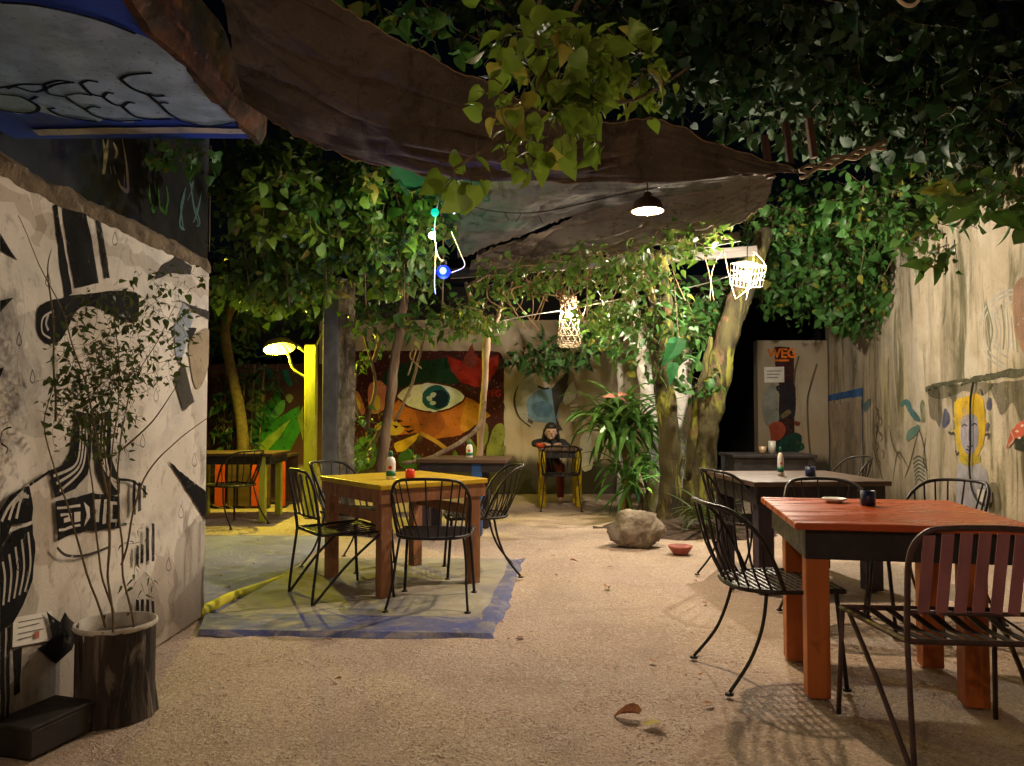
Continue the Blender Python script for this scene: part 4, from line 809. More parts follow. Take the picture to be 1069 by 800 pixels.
bx = thing('wooden_block', 'low black wooden block on the gravel against the mural wall', 'block', (-1.72, 2.86, 0))
mb = MB(); Mx = R(74); mb.box((-1.735, 2.88, .05), (.27, .18, .10), Mx); mb.build('body', M['blackbox'], bx, bevel=.008)
mb = MB(); mb.box((-1.735, 2.88, .107), (.285, .19, .014), Mx); mb.build('lid', M['blackbox'], bx, bevel=.004)

# ================================================================== FOLIAGE
def tpl_leaf(hw, lobes=.06, cup=.1, droop=.14):
    v = [(0, 0, 0), (0, .2, -.005), (0, .45, -.02), (0, .75, -.05), (0, 1.04, -droop)]
    sd = [(.55 * hw, -lobes, cup * .3), (.92 * hw, .08, cup * .8), (hw, .27, cup), (.82 * hw, .53, cup * .7), (.38 * hw, .82, cup * .1 - .04)]
    v += sd + [(-a, b, c) for a, b, c in sd]
    f = []
    for o, fl in ((5, 0), (10, 1)):
        for q in ((0, o, o + 1, 1), (1, o + 1, o + 2, 2), (2, o + 2, o + 3, 3), (3, o + 3, o + 4, 4)): f.append(q[::-1] if fl else q)
    return np.array(v), f
HEART, OVAL, LANCE = tpl_leaf(.44), tpl_leaf(.29, -.04, .07), tpl_leaf(.17, -.05, .05, .2)
def leaves_to(mb, tpl, P, D, Nn, Sz):
    tv, tf = tpl; P = np.array(P); D = np.array(D); Nn = np.array(Nn); Sz = np.array(Sz)
    D /= np.linalg.norm(D, axis=1, keepdims=True) + 1e-9
    Nn = Nn - D * (Nn * D).sum(1, keepdims=True); Nn /= np.linalg.norm(Nn, axis=1, keepdims=True) + 1e-9
    X = np.cross(D, Nn); k_ = len(P); wx = (.7 + .5 * rng.random(k_))[:, None, None]; cz = (-.6 + 3.0 * rng.random(k_))[:, None, None]; tw = (rng.normal(size=k_) * .16)[:, None, None]
    ty = tv[None, :, 1:2]; tx = tv[None, :, 0:1] * wx + tw * ty * ty
    tz = tv[None, :, 2:3] * cz - .22 * rng.random(k_)[:, None, None] * ty * ty * np.sign(cz)
    W = P[:, None] + Sz[:, None, None] * (tx * X[:, None] + ty * D[:, None] + tz * Nn[:, None])
    b = len(mb.v); k = len(tv); mb.v.extend(map(tuple, W.reshape(-1, 3).tolist()))
    for i in range(len(P)):
        o = b + i * k; mb.f.extend([tuple(j + o for j in f) for f in tf])
    mb.mi.extend([0] * (len(P) * len(tf)))
def unit():
    v = rng.normal(size=3); return v / np.linalg.norm(v)
def twigs(blobs, n, steps, sl, ls, droop, leafm, stemm, tpl=HEART, sr=.003, face=(0, -.35, .45)):
    """leafy twigs through a set of ellipsoids [(centre, radii)]; returns foliage and stem meshes"""
    wts = np.array([b[1][0] * b[1][2] + .01 for b in blobs]); wts = wts / wts.sum()
    LP, LD, LN, LS = [], [], [], []; sm = MB(); fc = np.array(face)
    for _ in range(n):
        c, r = blobs[rng.choice(len(blobs), p=wts)]
        u = unit() * rng.random() ** .4; p = np.array(c) + u * np.array(r); d = u * .5 + unit() * .8; d[2] -= droop; d /= np.linalg.norm(d)
        pts = [p.copy()]; sc_ = .75 + .5 * rng.random(); lim = 1.0 + .5 * rng.random() ** 2; c_ = np.array(c); r_ = np.array(r) + 1e-6
        for k in range(steps):
            d = d + unit() * .35; d[2] -= droop * .3; d /= np.linalg.norm(d); p = p + d * sl
            if np.linalg.norm((p - c_) / r_) > lim and k > 0: break
            pts.append(p.copy())
            side = np.cross(d, unit()); side /= np.linalg.norm(side) + 1e-6
            ld = d * .45 + side * .9 + np.array((0, 0, -.35)) + unit() * .2
            LP.append(p + ld * ls * .12); LD.append(ld); LN.append(fc + unit() * .75); LS.append(ls * sc_ * (.45 + .85 * rng.random()) * (1 - .3 * k / steps))
        if len(pts) > 1: sm.tube([Vector(q) for q in pts], [sr, sr * .5], 3, cap=False)
    fm = MB(); leaves_to(fm, tpl, LP, LD, LN, LS); fm.add(sm.v, sm.f, 1); return fm
def B(px, py, d, rx, ry, rd): 
    c = at(px, py, d); return (tuple(c), (rx / F * d, rd, ry / F * d))
def plant(name, label, cat, blobs, n, steps, sl, ls, droop=.35, leafm='leaf', stemm='stem', tpl=HEART, extra=None, fname='foliage', sname='stems', base=None, group=None, sr=.003, face=(0, -.35, .45)):
    c = base if base is not None else V3(blobs[0][0][0], blobs[0][0][1], blobs[0][0][2])
    t = thing(name, label, cat, c, group); fm = twigs(blobs, n, steps, sl, ls, droop, leafm, stemm, tpl, sr, face)
    fm.build(fname, [M[leafm], M[stemm]], t, smooth=True)
    if extra:
        class Each:
            def tube(self, pts, r, n=6, mi=0, cap=True): MB().tube(pts, r, n).build('branch', M[stemm], t, smooth=True)
        extra(Each())
    return t

# foreground branch hanging from above
def ex(sm):
    for pts in ([(640, -60, 2.7), (600, 10, 2.65), (570, 70, 2.6), (545, 130, 2.6), (520, 170, 2.55)], [(575, -50, 2.6), (560, 20, 2.55), (565, 60, 2.6), (590, 110, 2.65)], [(600, 100, 2.6), (660, 105, 2.7), (720, 70, 2.8)], [(545, 130, 2.6), (500, 160, 2.55), (470, 178, 2.5)], [(580, 150, 2.6), (600, 100, 2.6)]):
        sm.tube(catmull([at(*p) for p in pts], 5), [.009, .004], 6)
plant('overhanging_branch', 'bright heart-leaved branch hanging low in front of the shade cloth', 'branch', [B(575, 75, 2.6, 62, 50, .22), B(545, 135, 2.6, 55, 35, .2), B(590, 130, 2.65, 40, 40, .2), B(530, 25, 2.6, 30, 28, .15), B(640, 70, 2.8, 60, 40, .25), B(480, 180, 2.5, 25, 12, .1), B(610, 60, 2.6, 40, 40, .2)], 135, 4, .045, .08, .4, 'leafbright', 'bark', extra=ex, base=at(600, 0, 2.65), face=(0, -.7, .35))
# dark canopy across the top
def ex(sm):
    for k in range(9):
        x0 = 300 + 90 * k; sm.tube(catmull([at(x0 + 100, -60 + 10 * (k % 3), 6), at(x0 + 160, 20 + 15 * (k % 2), 6.2), at(x0 + 250, 60 + 12 * (k % 3), 6.5)], 5), [.012, .006], 5)
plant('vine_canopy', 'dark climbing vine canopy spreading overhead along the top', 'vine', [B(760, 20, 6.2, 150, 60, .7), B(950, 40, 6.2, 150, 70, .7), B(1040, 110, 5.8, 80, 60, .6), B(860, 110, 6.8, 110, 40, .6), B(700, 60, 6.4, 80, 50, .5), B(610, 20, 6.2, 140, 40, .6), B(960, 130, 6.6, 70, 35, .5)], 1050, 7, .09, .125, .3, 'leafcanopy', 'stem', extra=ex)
plant('vine_canopy', 'leafy vine edge drooping over the top left behind the canopy', 'vine', [B(400, 0, 4.4, 90, 22, .3), B(450, 25, 4.6, 50, 22, .2), B(510, 40, 4.8, 40, 22, .2)], 60, 5, .06, .1, .4, 'leaf', 'stem')
# hanging mass at left
def ex(sm):
    for k in range(6): sm.tube(catmull([at(230 + 40 * k, 130, 6.2), at(250 + 42 * k, 220, 6.3), at(262 + 40 * k, 320, 6.5)], 5), [.012, .006], 5)
plant('climbing_vine', 'dense heart-leaved vine curtain left of the coloured bulbs', 'vine', [B(315, 200, 6.2, 75, 60, .5), B(400, 220, 6.3, 70, 60, .5), B(270, 190, 6.8, 42, 48, .4), B(290, 280, 6.8, 66, 40, .5), B(410, 270, 6.8, 50, 36, .4)], 900, 6, .07, .095, .45, 'leafcreeper', 'stem', extra=ex)
plant('climbing_vine', 'lighter sprays of vine leaves in front of the dark vine curtain', 'vine', [B(285, 215, 5.6, 30, 34, .2), B(330, 235, 5.7, 26, 24, .2), B(385, 190, 5.7, 24, 20, .2), B(300, 180, 5.6, 34, 16, .2)], 60, 6, .06, .1, .5, 'leafbright', 'stem')
plant('climbing_vine', 'sprig of vine leaves hanging across the painted dark wall', 'vine', [B(180, 158, 4.75, 34, 14, .12), B(208, 160, 4.8, 24, 18, .12)], 36, 4, .05, .08, .5, 'leaf', 'stem')
plant('leafy_tree', 'yellow lit tree crown above the yellow lamp', 'tree', [B(265, 315, 9.8, 60, 25, .4), B(345, 320, 9.8, 50, 20, .4), B(245, 345, 10.2, 35, 25, .3)], 220, 6, .1, .13, .3, 'leaf', 'stem', OVAL, fname='crown', sname='trunk', extra=lambda sm: sm.tube(catmull([V3(-3.6, 10.2, 0), V3(-3.55, 10.1, 1.0), at(235, 345, 9.8), at(255, 305, 9.3)], 6), [.09, .05], 8), base=V3(-3.6, 10.2, 0))
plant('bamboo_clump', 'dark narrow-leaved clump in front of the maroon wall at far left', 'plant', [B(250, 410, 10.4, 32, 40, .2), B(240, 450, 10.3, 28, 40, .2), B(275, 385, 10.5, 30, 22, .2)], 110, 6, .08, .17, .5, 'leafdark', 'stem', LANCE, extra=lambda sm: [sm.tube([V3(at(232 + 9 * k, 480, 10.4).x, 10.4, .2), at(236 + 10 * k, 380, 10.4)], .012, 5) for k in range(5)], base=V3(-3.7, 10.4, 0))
# middle creepers on the beam
def ex(sm):
    for k in range(26):
        px = 490 + 70 * rng.random() + 8 * k * .4; py = 280 + 26 * rng.random(); a_ = at(px, py, 7.4 + .3 * rng.random()); sm.tube(catmull([a_, a_ + Vector(unit()) * .12 + V3(0, 0, -.12), a_ + Vector(unit()) * .2 + V3(.05, 0, -.28)], 4), [.009, .005], 5)
    for k in range(14):
        px = 560 + 230 * rng.random(); a_ = at(px, 262, 7.6); sm.tube(catmull([a_, a_ + V3(.08 * rng.normal(), 0, -.2), a_ + V3(.1 * rng.normal(), 0, -.5)], 4), .005, 4)
plant('climbing_vine', 'brightly lit creeper with tangled dry stems on the grey beam', 'vine', [B(560, 285, 7.5, 70, 22, .3), B(650, 275, 7.5, 70, 26, .35), B(718, 244, 7.2, 48, 14, .3), B(640, 320, 7.9, 45, 22, .3), B(700, 260, 7.0, 35, 14, .25), B(500, 330, 8.0, 40, 16, .25)], 430, 6, .065, .09, .4, 'leafcreeper', 'drystem', extra=ex, tpl=OVAL)
# right mass
def ex(sm):
    for k in range(3, 7): sm.tube(catmull([at(800 + 34 * k, 190, 7.8), at(815 + 28 * k, 230, 8.2), at(800 + 34 * k, 260, 8.5), at(835 + 20 * k, 300, 9)], 6), [.012, .004], 5)
plant('climbing_vine', 'heavy dark vine tumbling over the mouldy side wall', 'vine', [B(835, 275, 10.2, 55, 50, .5), B(890, 265, 9.4, 60, 52, .5), B(940, 210, 8.0, 70, 42, .5), B(900, 318, 9.6, 38, 28, .3), B(1010, 185, 6.4, 60, 35, .4), B(850, 215, 9.4, 50, 30, .4)], 980, 6, .09, .115, .45, 'leaf', 'stem', extra=ex)
plant('climbing_vine', 'black silhouetted leaves hanging at the right before the side wall', 'vine', [B(1020, 190, 3.6, 60, 24, .2), B(985, 250, 3.9, 26, 34, .15), B(1060, 210, 3.5, 30, 22, .15)], 60, 5, .055, .085, .5, 'leaf', 'stem')

# ---- trees
def tree(name, label, trunkpts, radii, bark, blobs, n, ls, leafm='leaf', tpl=OVAL, limbs=(), group=None, steps=6, sl=.08, droop=.3, cat='tree'):
    base = Vector(trunkpts[0]); t = thing(name, label, cat, (base.x, base.y, 0), group)
    pts = catmull(trunkpts, 16); N = len(pts); mb = MB()
    rs = np.interp(np.linspace(0, 1, N), np.linspace(0, 1, len(radii)), radii)
    mb.tube(pts, [r * (1 + .22 * mnoise.noise(p * 3)) for r, p in zip(rs, pts)], 24)
    for lp, lr in limbs: mb.tube(catmull(lp, 5), lr, 7)
    for i in range(len(mb.v)):
        q = V3(*mb.v[i]); z_ = V3(q.x * 16, q.y * 16, q.z * 3.2); a_ = (.4 - abs(mnoise.noise(z_)) * 1.6) * .5 + .35 * mnoise.noise(V3(q.x * 40, q.y * 40, q.z * 12)); mb.v[i] = tuple(q + V3(mnoise.noise(q * 6) + a_, mnoise.noise(q * 6 + V3(5, 0, 0)) - a_, 0) * .026 * min(1, rs[0] / .09))
    mb.build('trunk', M[bark], t, smooth=True)
    if n:
        fm = twigs(blobs, n, steps, sl, ls, droop, leafm, 'stem', tpl); fm.build('crown', [M[leafm], M['stem']], t, smooth=True)
    return t
g = lambda px, py, d: at(px, py, d)
def gb(px, d): p = at(px, 500, d); return V3(p.x, d, -.03)
tree('garden_tree', 'upright green brown trunk beside the pale rock', [gb(697, 8.2), g(700, 480, 8.2), g(694, 400, 8.2), g(692, 330, 8.2), g(688, 262, 8.1)], [.15, .115, .105, .1, .08], 'mossbark', [B(680, 320, 8.1, 45, 40, .35), B(650, 345, 8.3, 30, 28, .3), B(665, 385, 8.4, 24, 22, .25), B(700, 375, 8.0, 22, 24, .2)], 130, .12, 'leaf', OVAL, [([g(692, 340, 8.2), g(678, 300, 8.1), g(672, 262, 8.0)], [.04, .02]), ([g(696, 420, 8.2), g(684, 360, 8.3), g(670, 320, 8.4)], [.035, .015])])
tree('garden_tree', 'thick mossy trunk leaning right under the caged lamp', [gb(726, 8.5), g(732, 480, 8.5), g(743, 420, 8.5), g(759, 350, 8.6), g(777, 300, 8.7), g(800, 240, 8.8)], [.21, .17, .15, .135, .115, .08], 'mossbark', [B(800, 232, 9.0, 45, 18, .3), B(730, 395, 8.1, 20, 18, .2)], 110, .12, 'leaf', OVAL, [([g(718, 500, 8.4), g(728, 420, 8.3), g(742, 352, 8.3)], [.05, .03])])
tree('garden_tree', 'whitewashed trunk behind the mossy one', [gb(702, 9.4), g(704, 470, 9.4), g(711, 410, 9.4), g(715, 365, 9.4), g(717, 335, 9.5)], [.15, .13, .11, .07, .03], 'whitebark', [B(735, 325, 9.3, 36, 36, .3), B(714, 345, 9.0, 20, 26, .2)], 170, .13, 'leaf')
tree('garden_tree', 'whitewashed slimmer trunk left of the upright trunk', [gb(686, 9.6), g(682, 470, 9.6), g(675, 410, 9.6), g(668, 350, 9.6), g(650, 290, 9.6)], [.11, .1, .09, .08, .05], 'whitebark', [B(640, 335, 9.6, 45, 25, .3)], 70, .13, 'leaf')
tree('garden_tree', 'thin pale trunk rising behind the spiky plant', [gb(648, 10.2), g(648, 420, 10.2), g(645, 360, 10.2), g(630, 310, 10)], [.05, .045, .04, .03], 'whitebark', [B(600, 366, 10, 38, 16, .3), B(565, 370, 10, 32, 14, .3)], 110, .14, 'leafdark')
tree('young_tree', 'slender forked pale trunk before the eye mural', [gb(498, 9.0), g(502, 450, 9.0), g(506, 400, 8.9), g(508, 350, 8.9)], [.045, .04, .042, .045], 'palebark', [B(500, 330, 8.6, 45, 20, .3), B(450, 330, 8.6, 45, 22, .3)], 110, .11, 'leaf', OVAL,
     [([g(508, 352, 8.9), g(496, 325, 8.8), g(486, 295, 8.7)], [.04, .018]), ([g(508, 352, 8.9), g(520, 330, 8.8), g(526, 300, 8.7)], [.035, .018]), ([g(486, 300, 8.7), g(505, 290, 8.6)], [.02, .01])])
tree('leaning_pole_tree', 'bare brown trunk leaning right in front of the eye mural', [gb(392, 7.6), g(400, 470, 7.6), g(409, 400, 7.5), g(419, 330, 7.4), g(424, 290, 7.3)], [.06, .052, .05, .05, .04], 'bark', [B(405, 330, 7.6, 45, 22, .3)], 70, .1, 'leaf')
# arching branch and forked shrub in front of eye mural
mb = MB(); mb.tube(catmull([g(505, 420, 8.9), g(500, 445, 8.6), g(480, 462, 8.2), g(450, 478, 8.0), g(420, 484, 7.9)], 6), [.03, .025, .02], 7); mb.tube(catmull([g(412, 440, 7.9), g(430, 400, 8.1), g(438, 370, 8.2), g(445, 345, 8.2)], 5), [.018, .012], 6)
for i in range(len(mb.v)): q = V3(*mb.v[i]); mb.v[i] = tuple(q + Vector((mnoise.noise(q * 8), 0, mnoise.noise(q * 8 + V3(3, 3, 3)))) * .01)
tag(mb.build('bent_branch', M['bark'], smooth=True), 'bare bent branch arching across the lower eye mural', 'branch')
mb = MB(); mb.tube(catmull([g(440, 385, 8.0), g(428, 372, 8.0), g(436, 360, 8.0), g(426, 392, 8.0)], 6), .008, 5); tag(mb.build('curled_vine', M['rope'], smooth=True), 'pale curled tendril hanging before the painted eye', 'vine')
def ex(sm):
    for pts in ([(386, 480, 8.6), (384, 440, 8.6), (392, 400, 8.6), (380, 350, 8.5)], [(384, 450, 8.6), (370, 420, 8.6), (372, 390, 8.6)], [(384, 470, 8.6), (400, 445, 8.5), (412, 430, 8.5)], [(390, 378, 8.6), (396, 355, 8.6), (393, 345, 8.6)]): sm.tube(catmull([at(*p) for p in pts], 5), [.03, .014], 6)
plant('shrub', 'dark forked shrub with sparse leaves between the pillar and the painted eye', 'shrub', [B(385, 450, 8.6, 25, 25, .2), B(395, 475, 8.4, 36, 14, .2), B(380, 365, 8.6, 20, 16, .2), B(450, 480, 8.4, 30, 8, .2)], 60, 5, .06, .09, .3, 'leaf', 'bark', OVAL, extra=ex, base=gb(386, 8.6))
# two large pale green leaves
lp = thing('broad_leaf_plant', 'two large pale green leaves hanging before the white trunk', 'plant', at(704, 375, 7.5))
for (px, py, s_, d_) in ((708, 352, .3, (-.2, -.1, -1)), (702, 378, .22, (.1, -.1, -1))):
    mb = MB(); leaves_to(mb, OVAL, [tuple(at(px, py, 7.5))], [d_], [(-.1, -1, .2)], [s_]); mb.build('leaf', mat('pale_green_leaf', (.05, .3, .1), (.04, .24, .08), 8, .5), lp)
mb = MB(); mb.tube([at(708, 352, 7.5), at(704, 300, 7.6)], .006, 4); mb.build('stem', M['stem'], lp)

# ---- spiky strap-leaved plant
def strap_plant(label, base, crown, n, ln, wd, group, leafm='strap', trunk=True, spread=1.0, up=.5):
    t = thing('strap_leaf_plant', label, 'plant', base, group); mb = MB(); c = Vector(crown)
    for k in range(n):
        a = rng.random() * 6.28; e = up + .9 * rng.normal() * .6; d = Vector((math.cos(a), math.sin(a), e)).normalized(); L = ln * (.6 + .5 * rng.random()); p = c + Vector(unit()) * .24 * (n > 50) + Vector(unit()) * .06; pts = [p.copy()]
        for s in range(7): d = (d + V3(0, 0, -.1 - .3 * (k % 7) / 7)).normalized(); p = p + d * L / 7; pts.append(p.copy())
        Lf, Mi, Rt = [], [], []
        for s, q in enumerate(pts):
            tt = (pts[min(s + 1, 7)] - pts[max(s - 1, 0)]).normalized(); sd = tt.cross(V3(0, 0, 1)); sd = sd.normalized() if sd.length > .05 else V3(1, 0, 0)
            ww = wd * math.sin(math.pi * (.12 + .86 * s / 7)) ; nn = sd.cross(tt)
            Lf.append(q - sd * ww + nn * ww * .35); Mi.append(q); Rt.append(q + sd * ww + nn * ww * .35)
        mb.patch([Lf, Mi, Rt])
    mb.build('leaves', M[leafm], t)
    if trunk:
        mb = MB(); mb.tube(catmull([Vector(base), Vector(base).lerp(c, .5) + V3(.05, 0, 0), c], 5), [.05, .04], 7); mb.build('stem', M['bark'], t, smooth=True)
    return t
strap_plant('tall strap-leaved plant arching beside the whitewashed trunks', gb(652, 9.1), at(650, 440, 9.0), 150, .7, .036, 'strap-leaved plants', up=.6)
strap_plant('low strap-leaved plant lit at the foot of the white trunks', gb(668, 9.0), at(664, 492, 8.9), 60, .62, .03, 'strap-leaved plants', up=.6)
mb = MB(); c = V3(1.85, 8.1, 0)
mb.patch([[c + V3(1.0 * r_ * math.cos(a_), .75 * r_ * math.sin(a_), .1 * (1 - r_ ** 2) + .05 * mnoise.noise(V3(r_ * math.cos(a_) * 4, r_ * math.sin(a_) * 4, 2)) - .02 * r_) for a_ in np.linspace(0, 2 * math.pi, 49)] for r_ in np.linspace(.02, 1, 14)])
tag(mb.build('soil_bed', M['soil'], smooth=True), 'dark soil bed heaped round the trunks', 'soil', kind='structure')
strap_plant('dark spiky plant at the root of the leaning trunk', gb(742, 7.6), at(738, 540, 7.6), 34, .5, .018, 'strap-leaved plants', 'leafshrub', False, up=.9)
M['pinkflower'] = mat('pink_bract', (.6, .26, .2), (.5, .2, .16), 12, .6)
mb = MB(); q = at(642, 414, 8.5); leaves_to(mb, OVAL, [tuple(q), tuple(q + V3(.03, 0, .01)), tuple(q + V3(.05, 0, -.02))], [(-1, -.2, -.1), (1, -.2, .25), (.8, -.3, -.3)], [(0, -.6, .8)] * 3, [.13, .11, .09]); tag(mb.build('pink_bract', M['pinkflower']), 'pink leaf bract above the arching strap-leaved plant', 'flower')

# ---- shrub in stump
def ex(sm):
    sb_ = pc + V3(0, 0, .36)
    for pts in ([(118, 660, 3.0), (115, 600, 3.0), (112, 520, 2.98), (105, 430, 2.95), (88, 360, 2.95)], [(118, 660, 3.0), (113, 560, 2.95), (118, 470, 2.9), (125, 390, 2.9), (120, 320, 2.9)], [(138, 655, 3.02), (128, 580, 3.0), (122, 500, 3.0), (132, 420, 3.0), (150, 380, 3.0), (185, 318, 3.05)], [(110, 655, 2.98), (80, 560, 2.9), (60, 500, 2.9), (48, 440, 2.9), (60, 390, 2.9)], [(128, 590, 3.0), (150, 500, 3.05), (185, 460, 3.15), (228, 430, 3.2)], [(112, 520, 2.95), (95, 430, 2.9), (70, 340, 2.85), (20, 225, 2.8)], [(118, 640, 3.0), (100, 560, 2.95), (92, 470, 2.95), (84, 400, 2.95)], [(126, 470, 3), (160, 440, 3.05), (186, 400, 3.1)], [(60, 440, 2.9), (52, 300, 2.85), (55, 260, 2.85)]):
        sm.tube([q + V3(mnoise.noise(q * 6), mnoise.noise(q * 6 + V3(4, 4, 4)), 0) * .012 for q in catmull([at(*p) for p in pts], 8)], [.0045, .003, .0012], 5)
plant('potted_shrub', 'thin twiggy shrub growing out of the stump planter', 'shrub', [B(105, 370, 2.92, 48, 54, .12), B(100, 420, 2.92, 40, 50, .12), B(125, 320, 2.92, 60, 26, .14), B(170, 330, 3.05, 40, 28, .1), B(105, 440, 2.95, 40, 40, .12), B(90, 400, 2.9, 50, 60, .12), B(150, 370, 3.0, 40, 40, .12), B(180, 290, 3.05, 36, 14, .08)], 340, 7, .028, .029, .1, 'leafshrub', 'stem', OVAL, extra=ex, base=pc + V3(0, 0, .37), sr=.0011)
plant('potted_shrub', 'small leafy offshoot low beside the white rim of the stump', 'shrub', [B(145, 590, 3.05, 18, 30, .06), B(150, 545, 3.05, 14, 16, .05)], 9, 6, .022, .036, .3, 'leafshrub', 'stem', LANCE, base=pc + V3(.05, 0, .37), sr=.0014)

# ---- rock, bowl, fallen leaves
mb = MB(); mb.ell((0, 0, 0), (1, 1, 1), 64, 40); c = on_z(668, 574, 0) + V3(0, .2, .15)
for i in range(len(mb.v)):
    q = V3(*mb.v[i]); f = 1 + .26 * mnoise.noise(q * 1.5 + V3(2, 0, 0)) + .2 * (.4 - abs(mnoise.noise(q * 2.6))) + .07 * mnoise.noise(q * 7) + .03 * mnoise.noise(q * 16); mb.v[i] = tuple(c + V3(q.x * f * .225, q.y * f * .19, max(-.19, q.z * f * .18)))
tag(mb.build('boulder', M['rock'], smooth=True), 'rough pale limestone boulder at the foot of the trunks', 'rock')
c = on_z(716, 581, 0); mb = MB(); mb.lathe([(.065, 0), (.07, .01), (.1, .055), (.104, .07), (.096, .07), (.063, .018), (.001, .013)], c + V3(-.02, .12, 0), 28); tag(mb.build('bowl', M['bowl'], smooth=True), 'salmon red bowl on the gravel beside the boulder', 'bowl')
for (px, py, s_, m_, an, lb) in ((668, 745, .11, 'brownleaf', 2.9, 'curled brown fallen leaf on the open gravel next to a yellow one'), (677, 752, .085, 'yellowleaf', 5.2, 'yellow fallen leaf lying beside the curled brown one'), (634, 613, .06, 'brownleaf', 1.2, 'dark fallen leaf on the gravel in front of the boulder'), (596, 585, .06, 'brownleaf', .3, 'small dry leaf on the gravel left of the boulder')):
    q = on_z(px, py, .012); mb = MB(); leaves_to(mb, HEART, [tuple(q)], [(math.cos(an), math.sin(an), .04)], [(0, -.05, 1)], [s_]); tag(mb.build('fallen_leaf', M[m_]), lb, 'leaf', 'fallen leaves')
mb = MB()
P_, D_, N_, S_ = [], [], [], []
for k in range(170):
    yv = 3.2 + 7.6 * rng.random() ** .8; xv = (rng.random() * 2 - .9) * yv * .42
    P_.append((xv, yv, .006)); a_ = rng.random() * 6.28; D_.append((math.cos(a_), math.sin(a_), .05)); N_.append((rng.normal() * .2, 0, 1)); S_.append(.015 + .045 * rng.random() ** 2)
leaves_to(mb, OVAL, P_, D_, N_, S_); tag(mb.build('leaf_litter', M['brownleaf'], origin=(0, 0, 0)), 'small dry leaf litter scattered over the far gravel', 'litter', kind='stuff')

# ================================================================== SHADE CLOTHS, BEAM
def cloth(name, label, rows, m, wr=.03, nu=110, nv=40, seed=0):
    R_ = [catmull([at(*p) for p in r], 12) for r in rows]
    def samp(c, t): f = t * (len(c) - 1); i = min(int(f), len(c) - 2); return c[i].lerp(c[i + 1], f - i)
    G = []
    for j in range(nv + 1):
        r = []
        for i in range(nu + 1):
            col = catmull([samp(c, i / nu) for c in R_], 8) if len(R_) > 2 else [samp(c, i / nu) for c in R_]
            p = samp(col, j / nv); q = V3(i / nu * 5 + seed, j / nv * 9, seed)
            e = math.sin(math.pi * j / nv) * .6 + .4
            if j in (0, nv): p = p + V3(0, 0, .035 * mnoise.noise(V3(i * .22, seed, j)) + .02 * mnoise.noise(V3(i * .7, seed, j)))
            r.append(p + V3(0, 0, wr * e * (mnoise.noise(q) + .5 * mnoise.noise(q * 2.7) + .7 * (1 - abs(mnoise.noise(V3(q.x * .55 + q.y * .35, q.y * .9 - q.x * .1, 1 + seed))) * 2.2) * abs(mnoise.noise(V3(q.x * 3, q.y * 1.3, 5))) + .45 * (.5 - abs(mnoise.noise(V3(q.x * 1.2 + q.y * .8, q.y * 2.6 - q.x * .5, 3)))) + .22 * (.5 - abs(mnoise.noise(V3(q.x * 3.5 - q.y, q.y * 5, 8)))) + .1 * mnoise.noise(V3(q.x * 9, q.y * 9, 2)) + .85 * max(0, 1 - abs(mnoise.noise(V3(q.x * .5 + q.y * .12, q.y * 1.1 + q.x * .2, 11))) * 3.2) ** 2 + .5 * max(0, 1 - abs(mnoise.noise(V3(q.x * 1.1 - q.y * .3, q.y * 1.8, 15))) * 4) ** 2)))
        G.append(r)
    mb = MB(); mb.patch(G); mb.tube(G[-1], .005, 5, 1); mb.tube(G[0], .004, 5, 1); return tag(mb.build(name, [m, M['rope']], smooth=True), label, 'shade cloth')
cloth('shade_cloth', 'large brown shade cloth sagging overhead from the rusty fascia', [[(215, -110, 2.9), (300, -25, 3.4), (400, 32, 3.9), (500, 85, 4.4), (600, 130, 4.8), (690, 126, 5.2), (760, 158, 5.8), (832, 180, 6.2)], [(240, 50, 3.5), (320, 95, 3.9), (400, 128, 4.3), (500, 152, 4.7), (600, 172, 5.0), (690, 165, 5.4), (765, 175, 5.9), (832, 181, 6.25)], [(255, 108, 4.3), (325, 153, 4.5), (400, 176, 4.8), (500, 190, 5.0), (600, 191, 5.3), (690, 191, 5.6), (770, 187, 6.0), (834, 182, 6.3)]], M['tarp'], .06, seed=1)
cloth('shade_cloth', 'grey shade cloth strip behind the large brown one', [[(440, 168, 5.6), (520, 182, 5.8), (620, 185, 6.0), (800, 180, 6.4)], [(470, 228, 6.4), (540, 220, 6.5), (620, 203, 6.5), (800, 186, 6.6)], [(478, 270, 7.1), (540, 249, 7.1), (612, 222, 7.0), (800, 190, 6.8)]], M['tarpgrey'], .055, seed=4)
cloth('shade_cloth', 'green shade net corner beside the green bulb', [[(388, 160, 5.5), (440, 166, 5.55), (505, 176, 5.7)], [(432, 215, 6.2), (460, 214, 6.25), (510, 205, 6.2)], [(468, 258, 6.9), (482, 250, 6.9), (515, 232, 6.7)]], M['tarpgreen'], .02, 20, 10, seed=9)
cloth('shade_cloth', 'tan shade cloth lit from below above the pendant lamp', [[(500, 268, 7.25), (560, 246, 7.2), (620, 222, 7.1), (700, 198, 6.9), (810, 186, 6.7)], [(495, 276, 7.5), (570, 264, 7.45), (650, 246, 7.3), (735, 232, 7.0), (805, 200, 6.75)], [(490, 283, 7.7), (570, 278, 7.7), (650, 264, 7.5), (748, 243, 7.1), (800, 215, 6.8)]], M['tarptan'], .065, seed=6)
bm = thing('pergola', 'grey timber beam carrying the creepers across the courtyard', 'pergola', at(660, 268, 7.8))
mb = MB(); mb.bar(at(470, 286, 8.3), at(790, 262, 8.3), .06, .11); mb.build('beam', M['timber'], bm, bevel=.006)
mb = MB(); mb.bar(at(690, 262, 7.4), at(772, 247, 7.4), .02, .1); mb.build('board', M['timber'], bm, bevel=.004)
